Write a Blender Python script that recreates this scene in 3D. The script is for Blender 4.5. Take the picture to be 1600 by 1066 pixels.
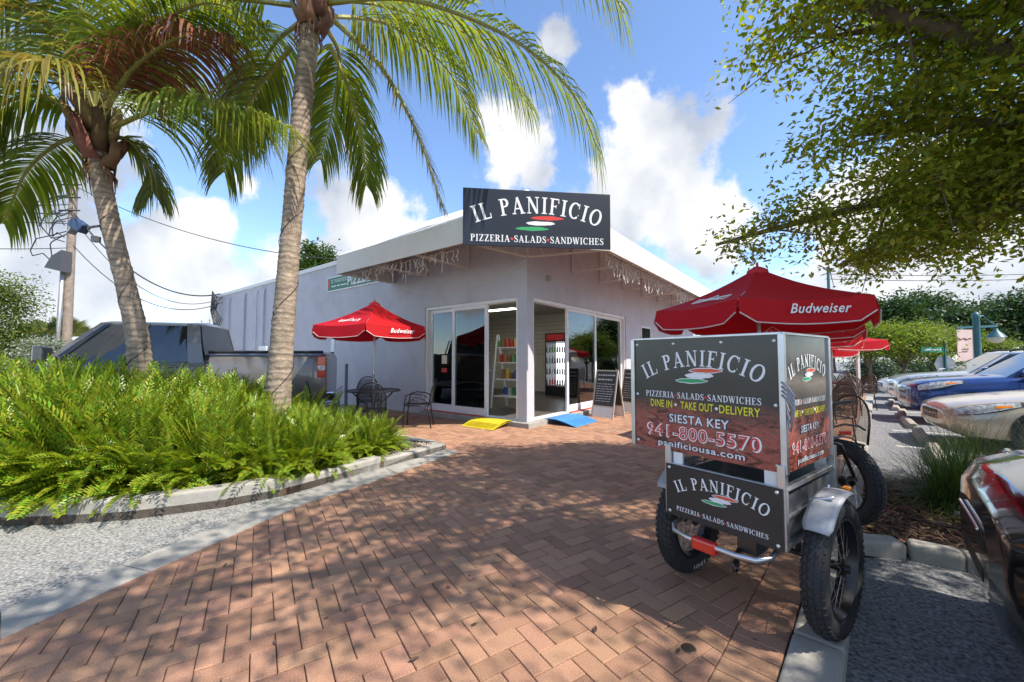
import bpy, bmesh, math, random
import numpy as np
from mathutils import Vector, Matrix
for o in list(bpy.data.objects): bpy.data.objects.remove(o)
SC = bpy.context.scene
COL = SC.collection
R = math.radians
# ---------------------------------------------------------------- camera
F = 622.0; CZ = 1.35; PIT = math.atan(27/622)
cam = bpy.data.cameras.new('camera'); camo = bpy.data.objects.new('camera', cam); COL.objects.link(camo)
cam.sensor_width = 36; cam.lens = F/1600*36; cam.clip_start = .05; cam.clip_end = 2000
camo.location = (0, 0, CZ); camo.rotation_euler = (R(90)+PIT, 0, 0)
SC.camera = camo
# ---------------------------------------------------------------- sky and sun
SUN_EL = R(52); SUN_AZ = math.atan2(.85, -.53)
sund = Vector((math.sin(SUN_AZ)*math.cos(SUN_EL), math.cos(SUN_AZ)*math.cos(SUN_EL), math.sin(SUN_EL)))
W = bpy.data.worlds.new('World'); SC.world = W; W.use_nodes = True
def world():
    nt = W.node_tree; nt.nodes.clear(); N = nt.nodes.new; L = nt.links.new
    out = N('ShaderNodeOutputWorld'); sky = N('ShaderNodeTexSky'); sky.sky_type = 'NISHITA'
    sky.sun_disc = False; sky.sun_elevation = SUN_EL; sky.sun_rotation = SUN_AZ; sky.air_density = .8; sky.dust_density = .25; sky.ozone_density = 3.5
    bg = N('ShaderNodeBackground'); bg.inputs[1].default_value = .105; L(sky.outputs[0], bg.inputs[0])
    tc = N('ShaderNodeTexCoord')
    nz = N('ShaderNodeTexNoise'); nz.inputs['Scale'].default_value = 5.5; nz.inputs['Detail'].default_value = 9; nz.inputs['Roughness'].default_value = .58
    L(tc.outputs['Generated'], nz.inputs['Vector'])
    def math_(op, a, b=None, c=None, clamp=False):
        m = N('ShaderNodeMath'); m.operation = op; m.use_clamp = clamp
        for i, x in enumerate((a, b, c)):
            if x is None: continue
            if isinstance(x, (int, float)): m.inputs[i].default_value = x
            else: L(x, m.inputs[i])
        return m.outputs[0]
    fb = math_('SUBTRACT', nz.outputs['Fac'], .5)
    # cumulus heaps: direction of the heap's middle, angular radius
    def dirpx(px, py):
        dx = (px-800)/F; dy = (533-py)/F
        return Vector((dx, math.cos(PIT)-dy*math.sin(PIT), math.sin(PIT)+dy*math.cos(PIT))).normalized()
    heaps = [(560, 335, .15), (500, 400, .11), (1040, 300, .19), (960, 340, .15), (1110, 330, .12), (985, 165, .045), (870, 60, .05),
             (1440, 430, .22), (1560, 440, .2), (1290, 440, .1), (40, 330, .16), (235, 385, .11), (130, 470, .13), (330, 480, .09), (640, 420, .07), (800, 250, .1), (-140, 250, .2), (1750, 420, .25), (390, 290, .04), (320, 345, .05)]
    rnd = random.Random(5)
    hs = [(dirpx(a, b), r) for a, b, r in heaps]
    for k in range(26):                                   # the same kind of sky all the way round
        az = R(70+rnd.random()*220); el = R(4+rnd.random()*38)
        hs.append((Vector((math.sin(az)*math.cos(el), math.cos(az)*math.cos(el), math.sin(el))), .08+rnd.random()*.14))
    acc = None
    for d, r in hs:
        vm = N('ShaderNodeVectorMath'); vm.operation = 'DISTANCE'; L(tc.outputs['Generated'], vm.inputs[0]); vm.inputs[1].default_value = d
        s = math_('MULTIPLY_ADD', vm.outputs['Value'], -1/r, 1.0)
        acc = s if acc is None else math_('MAXIMUM', acc, s)
    dens = math_('MULTIPLY_ADD', fb, 3.6, acc)
    ss = N('ShaderNodeMapRange'); ss.interpolation_type = 'SMOOTHSTEP'; L(dens, ss.inputs[0])
    ss.inputs[1].default_value = 0.0; ss.inputs[2].default_value = .42
    # body shade inside the heaps
    nz2 = N('ShaderNodeTexNoise'); nz2.inputs['Scale'].default_value = 4.2; nz2.inputs['Detail'].default_value = 6
    vo = N('ShaderNodeVectorMath'); vo.operation = 'ADD'; L(tc.outputs['Generated'], vo.inputs[0]); vo.inputs[1].default_value = (.31, .12, .09)
    L(vo.outputs[0], nz2.inputs['Vector'])
    cr = N('ShaderNodeValToRGB'); L(nz2.outputs['Fac'], cr.inputs[0])
    cr.color_ramp.elements[0].position = .36; cr.color_ramp.elements[0].color = (.50, .55, .64, 1)
    cr.color_ramp.elements[1].position = .58; cr.color_ramp.elements[1].color = (1, .99, .97, 1)
    bg2 = N('ShaderNodeBackground'); bg2.inputs[1].default_value = .35; L(cr.outputs[0], bg2.inputs[0])
    fac = math_('MULTIPLY', ss.outputs[0], .95)
    mx = N('ShaderNodeMixShader'); L(fac, mx.inputs[0]); L(bg.outputs[0], mx.inputs[1]); L(bg2.outputs[0], mx.inputs[2])
    L(mx.outputs[0], out.inputs[0])
world()
sl = bpy.data.lights.new('sun', 'SUN'); sl.energy = 2.35; sl.angle = R(.55); sl.color = (1, .93, .82)
so = bpy.data.objects.new('sun', sl); COL.objects.link(so); so.rotation_euler = sund.to_track_quat('Z', 'Y').to_euler(); so.location = sund*40
SC.view_settings.view_transform = 'Standard'; SC.view_settings.look = 'None'; SC.view_settings.gamma = 1
SC.view_settings.exposure = 1.72
# ---------------------------------------------------------------- helpers
def ray(px, py):
    dx = (px-800)/F; dy = (533-py)/F
    return Vector((dx, math.cos(PIT)-dy*math.sin(PIT), math.sin(PIT)+dy*math.cos(PIT)))
def P(px, py, z=0):                       # photo pixel -> point on the level z
    d = ray(px, py); return Vector((0, 0, CZ))+d*((z-CZ)/d.z)
def PD(px, py, Y):                        # photo pixel -> point at the distance Y
    d = ray(px, py); return Vector((0, 0, CZ))+d*(Y/d.y)
def PXL(p):
    d = Vector(p)-Vector((0, 0, CZ)); f = d.y*math.cos(PIT)+d.z*math.sin(PIT); u = -d.y*math.sin(PIT)+d.z*math.cos(PIT)
    if f < .05: return None
    return 800+F*d.x/f, 533-F*u/f
def V(*a): return Vector(a)
class MB:
    def __init__(s): s.v = []; s.f = []; s.m = []
    def add(s, vs, fs, mi=0):
        b = len(s.v); s.v += [Vector(x) for x in vs]
        for f in fs: s.f.append([b+i for i in f]); s.m.append(mi)
        return s
    def box(s, c, size, M=None, mi=0):
        hx, hy, hz = size[0]/2, size[1]/2, size[2]/2; c = Vector(c)
        vs = [Vector((x, y, z)) for x in (-hx, hx) for y in (-hy, hy) for z in (-hz, hz)]
        if M is not None: vs = [M @ q for q in vs]
        return s.add([c+q for q in vs], [(0, 1, 3, 2), (4, 6, 7, 5), (0, 4, 5, 1), (2, 3, 7, 6), (0, 2, 6, 4), (1, 5, 7, 3)], mi)
    def hexa(s, q8, mi=0):                # 4 bottom + 4 top points
        return s.add(q8, [(3, 2, 1, 0), (4, 5, 6, 7), (0, 1, 5, 4), (1, 2, 6, 5), (2, 3, 7, 6), (3, 0, 4, 7)], mi)
    def beam(s, a, b, w, h, up=(0, 0, 1), mi=0):
        a = Vector(a); b = Vector(b); d = (b-a).normalized(); up = Vector(up)
        if abs(d.dot(up)) > .98: up = Vector((0, 1, 0)) if abs(d.y) < .9 else Vector((1, 0, 0))
        x = d.cross(up).normalized()*w/2; y = x.cross(d).normalized()*h/2
        return s.hexa([a-x-y, a+x-y, a+x+y, a-x+y, b-x-y, b+x-y, b+x+y, b-x+y], mi)
    def tube(s, pts, r, n=8, cap=True, mi=0, closed=False):
        pts = [Vector(q) for q in pts]; k = len(pts); rs = r if isinstance(r, (list, tuple)) else [r]*k
        ref = None; rings = []
        for i in range(k):
            if closed: d = pts[(i+1) % k]-pts[i-1]
            else: d = pts[min(i+1, k-1)]-pts[max(i-1, 0)]
            d = d.normalized() if d.length > 1e-9 else Vector((0, 0, 1))
            if ref is None: ref = d.orthogonal().normalized()
            ref = (ref-d*ref.dot(d)); ref = ref.normalized() if ref.length > 1e-6 else d.orthogonal().normalized()
            b = d.cross(ref)
            rings.append([pts[i]+(ref*math.cos(2*math.pi*j/n)+b*math.sin(2*math.pi*j/n))*rs[i] for j in range(n)])
        vs = [q for rg in rings for q in rg]; fs = []
        for i in range(k if closed else k-1):
            i2 = (i+1) % k
            for j in range(n): fs.append((i*n+j, i*n+(j+1) % n, i2*n+(j+1) % n, i2*n+j))
        if cap and not closed: fs.append(tuple(range(n-1, -1, -1))); fs.append(tuple((k-1)*n+j for j in range(n)))
        return s.add(vs, fs, mi)
    def lathe(s, prof, n=24, c=(0, 0, 0), ax=(0, 0, 1), mi=0, closed=False):
        ax = Vector(ax).normalized(); e1 = ax.orthogonal().normalized(); e2 = ax.cross(e1); c = Vector(c); k = len(prof)
        vs = [c+ax*z+(e1*math.cos(2*math.pi*j/n)+e2*math.sin(2*math.pi*j/n))*r for r, z in prof for j in range(n)]
        fs = [(i*n+j, i*n+(j+1) % n, ((i+1) % k)*n+(j+1) % n, ((i+1) % k)*n+j) for i in range(k if closed else k-1) for j in range(n)]
        return s.add(vs, fs, mi)
    def prism(s, poly, z0, z1, mi=0):     # plan polygon between two levels
        n = len(poly); a = sum(poly[i][0]*poly[(i+1) % n][1]-poly[(i+1) % n][0]*poly[i][1] for i in range(n))
        if a < 0: poly = poly[::-1]
        vs = [V(x, y, z0) for x, y in poly]+[V(x, y, z1) for x, y in poly]
        return s.add(vs, [tuple(range(n-1, -1, -1)), tuple(range(n, 2*n))]+[(i, (i+1) % n, n+(i+1) % n, n+i) for i in range(n)], mi)
    def grid(s, rows, mi=0, wrap=False):
        n = len(rows[0]); fs = []
        for i in range(len(rows)-1):
            for j in range(n if wrap else n-1): fs.append((i*n+j, i*n+(j+1) % n, (i+1)*n+(j+1) % n, (i+1)*n+j))
        return s.add([q for r in rows for q in r], fs, mi)
    def build(s, name, mats, parent=None, smooth=False, bevel=0, world=None, recalc=True, seg=2):
        me = bpy.data.meshes.new(name)
        off = Vector(world) if world is not None else Vector((0, 0, 0))
        me.from_pydata([tuple(q-off) for q in s.v], [], s.f)
        if not isinstance(mats, (list, tuple)): mats = [mats]
        for m in mats: me.materials.append(m)
        if len(mats) > 1: me.polygons.foreach_set('material_index', s.m)
        if recalc:
            bm = bmesh.new(); bm.from_mesh(me); bmesh.ops.recalc_face_normals(bm, faces=bm.faces); bm.to_mesh(me); bm.free()
        if smooth:
            me.polygons.foreach_set('use_smooth', [True]*len(me.polygons))
            if smooth is not True:
                me.set_sharp_from_angle(angle=R(smooth))
        o = bpy.data.objects.new(name, me); COL.objects.link(o)
        if parent is not None: o.parent = parent
        if bevel:
            b = o.modifiers.new('bevel', 'BEVEL'); b.width = bevel; b.segments = seg; b.limit_method = 'ANGLE'; b.angle_limit = R(40)
        return o
def np_mesh(name, vs, quads, mat, parent=None, smooth=False):
    me = bpy.data.meshes.new(name); nv = len(vs); nf = len(quads); k = quads.shape[1]
    me.vertices.add(nv); me.vertices.foreach_set('co', np.asarray(vs, dtype=np.float32).ravel())
    me.loops.add(nf*k); me.loops.foreach_set('vertex_index', np.asarray(quads, dtype=np.int32).ravel())
    me.polygons.add(nf); me.polygons.foreach_set('loop_start', np.arange(0, nf*k, k, dtype=np.int32))
    if smooth: me.polygons.foreach_set('use_smooth', np.ones(nf, dtype=bool))
    me.update(calc_edges=True); me.materials.append(mat)
    o = bpy.data.objects.new(name, me); COL.objects.link(o)
    if parent is not None: o.parent = parent
    return o
def tag(o, label=None, cat=None, group=None, kind=None):
    if label: o['label'] = label
    if cat: o['category'] = cat
    if group: o['group'] = group
    if kind: o['kind'] = kind
    return o
def thing(name, label, cat, loc=(0, 0, 0), rz=0, group=None):
    o = bpy.data.objects.new(name, None); COL.objects.link(o); o.location = loc; o.rotation_euler = (0, 0, rz); o.empty_display_size = .1
    return tag(o, label, cat, group)
def copy_tree(o, parent=None):
    c = o.copy(); COL.objects.link(c)
    if parent is not None: c.parent = parent
    for ch in list(o.children): copy_tree(ch, c)
    return c
# ---------------------------------------------------------------- materials
MC = {}
def mat(name, col, rough=.6, metal=0, var=0, vscale=6, bump=0, bscale=80, spec=.5, coat=0, emit=0, isl=0, hue=1.0, detail=4, stain=0, dirt=(.12, .1, .08)):
    if name in MC: return MC[name]
    m = bpy.data.materials.new(name); m.use_nodes = True; nt = m.node_tree; N = nt.nodes.new; L = nt.links.new
    b = nt.nodes['Principled BSDF']; b.inputs['Roughness'].default_value = rough; b.inputs['Metallic'].default_value = metal
    b.inputs['Specular IOR Level'].default_value = spec; b.inputs['Coat Weight'].default_value = coat; b.inputs['Coat Roughness'].default_value = .04
    b.inputs['Base Color'].default_value = (*col, 1)
    tc = N('ShaderNodeTexCoord'); src = None
    if var or isl:
        hsv = N('ShaderNodeHueSaturation'); hsv.inputs['Color'].default_value = (*col, 1); f = None
        if var:
            nz = N('ShaderNodeTexNoise'); nz.inputs['Scale'].default_value = vscale; nz.inputs['Detail'].default_value = detail; nz.inputs['Roughness'].default_value = .65
            L(tc.outputs['Object'], nz.inputs['Vector'])
            mr = N('ShaderNodeMapRange'); mr.inputs[1].default_value = .3; mr.inputs[2].default_value = .7; mr.inputs[3].default_value = 1-var; mr.inputs[4].default_value = 1+var
            L(nz.outputs['Fac'], mr.inputs[0]); f = mr.outputs[0]
        if isl:
            g = N('ShaderNodeNewGeometry'); oi = N('ShaderNodeObjectInfo')
            ad = N('ShaderNodeMath'); ad.operation = 'ADD'; L(g.outputs['Random Per Island'], ad.inputs[0]); L(oi.outputs['Random'], ad.inputs[1])
            fr = N('ShaderNodeMath'); fr.operation = 'FRACT'; L(ad.outputs[0], fr.inputs[0])
            mr2 = N('ShaderNodeMapRange'); mr2.inputs[3].default_value = 1-isl; mr2.inputs[4].default_value = 1+isl; L(fr.outputs[0], mr2.inputs[0])
            hr = N('ShaderNodeMapRange'); hr.inputs[3].default_value = .5-.035*isl/.3*hue; hr.inputs[4].default_value = .5+.03*isl/.3*hue
            m7 = N('ShaderNodeMath'); m7.operation = 'MULTIPLY'; L(fr.outputs[0], m7.inputs[0]); m7.inputs[1].default_value = 7.31
            f7 = N('ShaderNodeMath'); f7.operation = 'FRACT'; L(m7.outputs[0], f7.inputs[0]); L(f7.outputs[0], hr.inputs[0]); L(hr.outputs[0], hsv.inputs['Hue'])
            if f is not None:
                mu = N('ShaderNodeMath'); mu.operation = 'MULTIPLY'; L(f, mu.inputs[0]); L(mr2.outputs[0], mu.inputs[1]); f = mu.outputs[0]
            else: f = mr2.outputs[0]
        L(f, hsv.inputs['Value']); src = hsv.outputs[0]
    if stain:
        n3 = N('ShaderNodeTexNoise'); n3.inputs['Scale'].default_value = 1.7; n3.inputs['Detail'].default_value = 8; n3.inputs['Roughness'].default_value = .7; L(tc.outputs['Object'], n3.inputs['Vector'])
        mr3 = N('ShaderNodeMapRange'); mr3.inputs[1].default_value = .5; mr3.inputs[2].default_value = .75; mr3.inputs[4].default_value = stain; L(n3.outputs['Fac'], mr3.inputs[0])
        mx = N('ShaderNodeMix'); mx.data_type = 'RGBA'; L(mr3.outputs[0], mx.inputs[0]); mx.inputs[7].default_value = (*dirt, 1)
        if src is not None: L(src, mx.inputs[6])
        else: mx.inputs[6].default_value = (*col, 1)
        src = mx.outputs[2]
    if src is not None: L(src, b.inputs['Base Color'])
    if bump:
        nb = N('ShaderNodeTexNoise'); nb.inputs['Scale'].default_value = bscale; nb.inputs['Detail'].default_value = 5; L(tc.outputs['Object'], nb.inputs['Vector'])
        bp = N('ShaderNodeBump'); bp.inputs['Strength'].default_value = bump; bp.inputs['Distance'].default_value = .01; L(nb.outputs['Fac'], bp.inputs['Height']); L(bp.outputs[0], b.inputs['Normal'])
    if emit: b.inputs['Emission Color'].default_value = (*col, 1); b.inputs['Emission Strength'].default_value = emit
    MC[name] = m; return m
def leafmat(name, col, trans=.35, isl=.35, rough=.45, tcol=None, spec=.4):
    if name in MC: return MC[name]
    m = mat(name, col, rough=rough, isl=isl, spec=spec); nt = m.node_tree; N = nt.nodes.new; L = nt.links.new
    b = nt.nodes['Principled BSDF']; out = nt.nodes['Material Output']
    tr = N('ShaderNodeBsdfTranslucent'); src = b.inputs['Base Color'].links[0].from_socket
    mm = N('ShaderNodeMix'); mm.data_type = 'RGBA'; mm.blend_type = 'MULTIPLY'; mm.inputs[0].default_value = 1; L(src, mm.inputs[6]); mm.inputs[7].default_value = (*(tcol or (1.7, 1.6, .7)), 1)
    L(mm.outputs[2], tr.inputs[0])
    mx = N('ShaderNodeMixShader'); mx.inputs[0].default_value = trans; L(b.outputs[0], mx.inputs[1]); L(tr.outputs[0], mx.inputs[2]); L(mx.outputs[0], out.inputs[0])
    return m
def glassmat(name, tint, refl=.1, rough=.0):
    if name in MC: return MC[name]
    m = bpy.data.materials.new(name); m.use_nodes = True; nt = m.node_tree; N = nt.nodes.new; L = nt.links.new; nt.nodes.clear()
    out = N('ShaderNodeOutputMaterial'); t = N('ShaderNodeBsdfTransparent'); t.inputs[0].default_value = (*tint, 1); g = N('ShaderNodeBsdfGlossy'); g.inputs['Roughness'].default_value = rough
    fr = N('ShaderNodeFresnel'); fr.inputs[0].default_value = 1.5; ma = N('ShaderNodeMath'); ma.operation = 'MULTIPLY_ADD'; ma.use_clamp = True; L(fr.outputs[0], ma.inputs[0]); ma.inputs[1].default_value = 1.3; ma.inputs[2].default_value = refl
    mx = N('ShaderNodeMixShader'); L(ma.outputs[0], mx.inputs[0]); L(t.outputs[0], mx.inputs[1]); L(g.outputs[0], mx.inputs[2]); L(mx.outputs[0], out.inputs[0])
    MC[name] = m; return m
ALU = mat('aluminium', (.55, .56, .58), .32, .9, var=.1, vscale=12)
STEEL = mat('steel_tube', (.42, .43, .45), .35, .9, var=.1)
BLACKP = mat('black_plastic', (.015, .015, .016), .5, var=.2)
RUBBER = mat('tyre_rubber', (.022, .022, .024), .75, var=.25, vscale=14, bump=.2)
IRON = mat('black_iron', (.012, .012, .013), .4, .3)
WHITEP = mat('white_frame', (.72, .72, .72), .4, var=.05, stain=.15, dirt=(.4, .38, .34))
CONC = mat('concrete', (.34, .32, .285), .9, var=.18, vscale=5, bump=.5, bscale=120, stain=.55, dirt=(.2, .19, .17), detail=8)
PRW = mat('print_white', (.75, .76, .78), .5); PRR = mat('print_red', (.6, .035, .03), .5); PRG = mat('print_green', (.03, .33, .12), .5); PRY = mat('print_yellow', (.72, .68, .02), .5)
PRN = mat('print_navy', (.02, .035, .07), .5); PRO = mat('print_orange', (.65, .1, .04), .5)
# ---------------------------------------------------------------- lettering
def _st(o, x0, y0, x1, y1, w): o.append([(x0, y0, w), (x1, y1, w)])
def _arc(o, cx, cy, rx, ry, a0, a1, T, t, n=18):
    q = []
    for i in range(n+1):
        a = R(a0+(a1-a0)*i/n); w = t+(T-t)*abs(math.cos(a))**1.3; q.append((cx+(rx-T/2)*math.cos(a), cy+(ry-t/2)*math.sin(a), w))
    o.append(q)
def glyph(ch):
    o = []; T = .18; t = .075
    def ser(x, y, w): _st(o, x-w/2, y+(t*.4 if y < .5 else -t*.4), x+w/2, y+(t*.4 if y < .5 else -t*.4), t*.8)
    def stem(x, s=.4): _st(o, x, 0, x, 1, T); ser(x, 0, s); ser(x, 1, s)
    if ch == 'I': stem(.22); w = .44
    elif ch == 'L': stem(.2); _st(o, .1, t/2, .7, t/2, t); _st(o, .67, 0, .7, .3, .06); w = .74
    elif ch == 'P' or ch == 'R':
        stem(.2); _arc(o, .36, .74, .34, .26, 90, -90, T, t); _st(o, .2, 1-t/2, .38, 1-t/2, t); _st(o, .2, .48+t/2, .38, .48+t/2, t); w = .74
        if ch == 'R': _st(o, .42, .5, .76, .03, T*.9); ser(.78, 0, .22); w = .88
    elif ch == 'A': _st(o, .13, 0, .43, 1, t); _st(o, .42, 1, .76, 0, T); _st(o, .24, .32, .64, .32, t); ser(.13, 0, .28); ser(.77, 0, .36); w = .94
    elif ch == 'N': _st(o, .16, 0, .16, 1, t); _st(o, .17, .98, .76, .02, T); _st(o, .78, 0, .78, 1, t); ser(.16, 0, .3); ser(.12, 1, .24); ser(.78, 1, .3); w = .94
    elif ch == 'F' or ch == 'E':
        stem(.2); _st(o, .1, 1-t/2, .68, 1-t/2, t); _st(o, .66, 1, .68, .72, .055); _st(o, .2, .52, .5, .52, t); _st(o, .5, .42, .5, .62, .05); w = .72
        if ch == 'E': _st(o, .1, t/2, .7, t/2, t); _st(o, .68, 0, .71, .3, .055); w = .76
    elif ch == 'C': _arc(o, .46, .5, .44, .51, 48, 312, T, t, 24); _st(o, .76, .98, .76, .66, .055); _st(o, .76, .2, .79, .3, .04); w = .86
    elif ch == 'O': _arc(o, .48, .5, .46, .51, 0, 360, T, t, 30); w = .96
    elif ch == 'D': stem(.2); _arc(o, .38, .5, .48, .5, 90, -90, T, t); _st(o, .2, 1-t/2, .4, 1-t/2, t); _st(o, .2, t/2, .4, t/2, t); w = .9
    elif ch == 'Z': _st(o, .08, 1-t/2, .7, 1-t/2, t); _st(o, .63, .97, .14, .03, T); _st(o, .06, t/2, .72, t/2, t); _st(o, .08, 1, .06, .74, .05); _st(o, .7, 0, .73, .28, .05); w = .78
    elif ch == 'H': stem(.2); stem(.74); _st(o, .2, .5, .74, .5, t); w = .94
    elif ch == 'W': _st(o, .1, 1, .36, 0, T); _st(o, .36, 0, .56, 1, t); _st(o, .54, 1, .8, 0, T); _st(o, .8, 0, 1.03, 1, t); ser(.1, 1, .3); ser(.55, 1, .26); ser(1.03, 1, .26); w = 1.14
    elif ch == 'S':
        q = [(.57, .80), (.5, .93), (.34, .965), (.17, .9), (.12, .76), (.2, .62), (.38, .51), (.53, .4), (.59, .25), (.52, .09), (.34, .035), (.16, .09), (.08, .24)]
        ws = [.06, .07, .075, .12, .15, .17, .18, .17, .15, .12, .075, .07, .06]; o.append([(a, b, c) for (a, b), c in zip(q, ws)]); _st(o, .59, .98, .58, .7, .05); _st(o, .07, .02, .08, .3, .05); w = .68
    else: w = .4
    return o, w
def serif(mb, text, fr, x0, y0, h, mi=0, track=.1, arc=None, width=None):
    """letters of height h from x0 (or centred on an arc of radius arc), fr(x, y, lift) -> point"""
    gs = [glyph(c) for c in text]; adv = [(g[1]+track)*h for g in gs]; tot = sum(adv)-track*h
    k = (width/tot) if width else 1.0
    x = -tot*k/2 if arc or x0 is None else x0
    li = 0
    for (st, w), a in zip(gs, adv):
        xc = x+w*h*k/2
        for q in st:
            li += 1; lift = .0006+.00012*(li % 7); L_ = []; R_ = []
            n = len(q)
            for i in range(n):
                ax, ay, _ = q[max(i-1, 0)]; bx, by, _ = q[min(i+1, n-1)]
                dx, dy = bx-ax, by-ay; l = math.hypot(dx, dy) or 1; nx, ny = -dy/l, dx/l; hw = q[i][2]/2
                for sgn, lst in ((1, L_), (-1, R_)):
                    gx = (q[i][0]+nx*hw*sgn-w/2)*h*k; gy = (q[i][1]+ny*hw*sgn)*h
                    if arc:
                        th = xc/arc; X = arc*math.sin(th)+gx*math.cos(th)+gy*math.sin(th); Y = arc*math.cos(th)-arc-gx*math.sin(th)+gy*math.cos(th)
                    else: X = xc+gx; Y = gy
                    lst.append(fr(X, y0+Y, lift))
            mb.add(L_+R_, [(i, i+1, n+i+1, n+i) for i in range(n-1)], mi)
        x += a*k
    return tot*k
def sans(mb, text, fr, xc, y0, width, height, mi=0, bold=.02, lift=.001, shear=0, arcdrop=0):
    cu = bpy.data.curves.new('t', 'FONT'); cu.body = text; cu.offset = bold; cu.shear = shear; cu.resolution_u = 3; cu.space_character = 1.08
    o = bpy.data.objects.new('t', cu); COL.objects.link(o)
    dg = bpy.context.evaluated_depsgraph_get(); me = bpy.data.meshes.new_from_object(o.evaluated_get(dg))
    vs = [v.co.copy() for v in me.vertices]; fs = [tuple(p.vertices) for p in me.polygons]
    bpy.data.objects.remove(o); bpy.data.curves.remove(cu); bpy.data.meshes.remove(me)
    if not vs: return
    x0 = min(v.x for v in vs); x1 = max(v.x for v in vs)
    cap = .69
    mb.add([fr(xc+((v.x-x0)/(x1-x0)-.5)*width, y0+v.y/cap*height-arcdrop*(((v.x-x0)/(x1-x0)-.5)*2)**2, lift) for v in vs], fs, mi)
def blob(mb, fr, xc, yc, w, h, mi, seed, lift):
    r = random.Random(seed); n = 26; q = []
    for i in range(n):
        a = 2*math.pi*i/n; k = 1+r.uniform(-.16, .16); q.append(fr(xc+w/2*math.cos(a)*(1+r.uniform(-.04, .04))+h*.25*math.sin(a), yc+h/2*math.sin(a)*k*(1 if abs(math.cos(a)) < .8 else .8), lift))
    mb.add(q, [tuple(range(n))], mi)
def brand_print(parent, fr, W_, cy, k=1.4, org=None, small_y=None, outline=True):
    """arched name, three brush marks and the line of words; fr is the frame of the board, W_ the width of the name"""
    m = MB(); h = W_*.135
    serif(m, 'IL PANIFICIO', fr, None, cy, h, arc=W_*k, width=W_*1.03, track=.13)
    a = tag(m.build('name_lettering', PRW, parent, world=org, recalc=False), kind='stuff')
    m = MB()
    for i, (dx, dy, c) in enumerate(((.075, -.036, 1), (.02, -.080, 2), (-.05, -.126, 3))):
        w = W_*(.27 if i != 1 else .24); hh = W_*.036
        if outline: blob(m, fr, W_*dx, cy+W_*dy, w*1.07, hh*1.3, 2, 3+i, .0006)
        blob(m, fr, W_*dx, cy+W_*dy, w, hh*.9, c, 3+i, .0012)
    m.build('brush_marks', [PRW, PRO if outline else PRR, PRW, PRG], parent, world=org, recalc=False)
    return h
# ---------------------------------------------------------------- ground, paving, kerbs
K = V(.6760, .7369, 0); KN = V(-.7369, .6760, 0)             # along the parking kerb, and from it towards the plaza
K0 = V(1.52, 2.18, 0)
def KP(s, t, z=0): q = K0+K*s+KN*t; return V(q.x, q.y, z)
ASPH = mat('asphalt', (.20, .20, .205), .9, var=.95, vscale=48, bump=.8, bscale=150, stain=.3, dirt=(.07, .07, .07), detail=6)
AGG = mat('shell_aggregate', (.27, .265, .25), .92, var=.95, vscale=60, bump=.9, bscale=140, stain=.35, dirt=(.2, .19, .18), detail=6)
SAND = mat('joint_sand', (.12, .095, .075), .95, var=.3, vscale=60)
GRAV = mat('gravel', (.40, .33, .24), .95, isl=.3, var=.1)
MULCH = mat('wood_mulch', (.21, .12, .065), .9, isl=.5)
SOIL = mat('soil', (.09, .06, .04), .95, var=.4, vscale=20, bump=.6)
m = MB(); m.prism([(-160, -60), (160, -60), (160, 160), (-160, 160)], -.16, -.1)
tag(m.build('asphalt_ground', ASPH), kind='structure')
m = MB(); m.prism([(-60, -2.5), (-3.1, -2.5), (-2.74, 2.19), (-2.55, 2.66), (-2.22, 3.8), (-.76, 5.9), (-2.3, 7.2), (-3.05, 8.0), (-4.6, 11.7), (-20, 24), (-60, 40)], -.098, -.012)
tag(m.build('side_road', AGG), kind='structure')
LB = [(-2.75, -.2), (-2.46, 1.97), (-2.42, 2.11), (-2.29, 2.58), (-1.94, 3.72), (-1.35, 4.73), (-.76, 5.82)]
LO = [(-3.05, -.2), (-2.74, 2.19), (-2.66, 2.4), (-2.55, 2.66), (-2.21, 3.86), (-1.55, 4.95), (-.97, 5.99)]
for i in range(len(LB)-1):
    m = MB(); a, b, c, d = LB[i], LB[i+1], LO[i+1], LO[i]
    if i in (1,): continue
    if i == 2: a, d = LB[1], LO[1]
    g = .004
    va, vb = Vector(a), Vector(b); e = (vb-va).normalized()*g; vd, vc = Vector(d), Vector(c)
    m.prism([tuple(va+e), tuple(vb-e), tuple(vc-e), tuple(vd+e)], -.098, .005)
    tag(m.build('concrete_band', CONC, bevel=.004), kind='structure')
PLZ = [(-2.75, -.2)]+LB[1:]+[(-2.3, 7.07), (-3.05, 8.0), (-4.55, 11.55), (.295, 7.8), (6.4, 15.75), (13.2, 14.92)]
PLZ = PLZ+[(float(KP(s, 0).x), float(KP(s, 0).y)) for s in (-3.2,)]
bed = MB(); bed.prism(PLZ, -.099, -.012); bedo = tag(bed.build('brick_plaza', SAND), kind='structure')
def inside(x, y, poly):
    c = False; n = len(poly)
    for i in range(n):
        x0, y0 = poly[i]; x1, y1 = poly[i-1]
        if (y0 > y) != (y1 > y) and x < (x1-x0)*(y-y0)/(y1-y0)+x0: c = not c
    return c
def clip(poly, p, n):                                     # keep the side where (q-p).n >= 0
    out = []
    for i in range(len(poly)):
        a, b = poly[i], poly[(i+1) % len(poly)]; da = (a[0]-p[0])*n[0]+(a[1]-p[1])*n[1]; db = (b[0]-p[0])*n[0]+(b[1]-p[1])*n[1]
        if da >= 0: out.append(a)
        if (da >= 0) != (db >= 0): t = da/(da-db); out.append((a[0]+(b[0]-a[0])*t, a[1]+(b[1]-a[1])*t))
    return out
def brickmat():
    m = mat('brick_paver', (.37, .205, .128), .88, var=.3, vscale=130, bump=.5, bscale=260, isl=.2, hue=.3, stain=.3, dirt=(.2, .15, .12), spec=.3)
    return m
BRK = brickmat()
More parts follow.
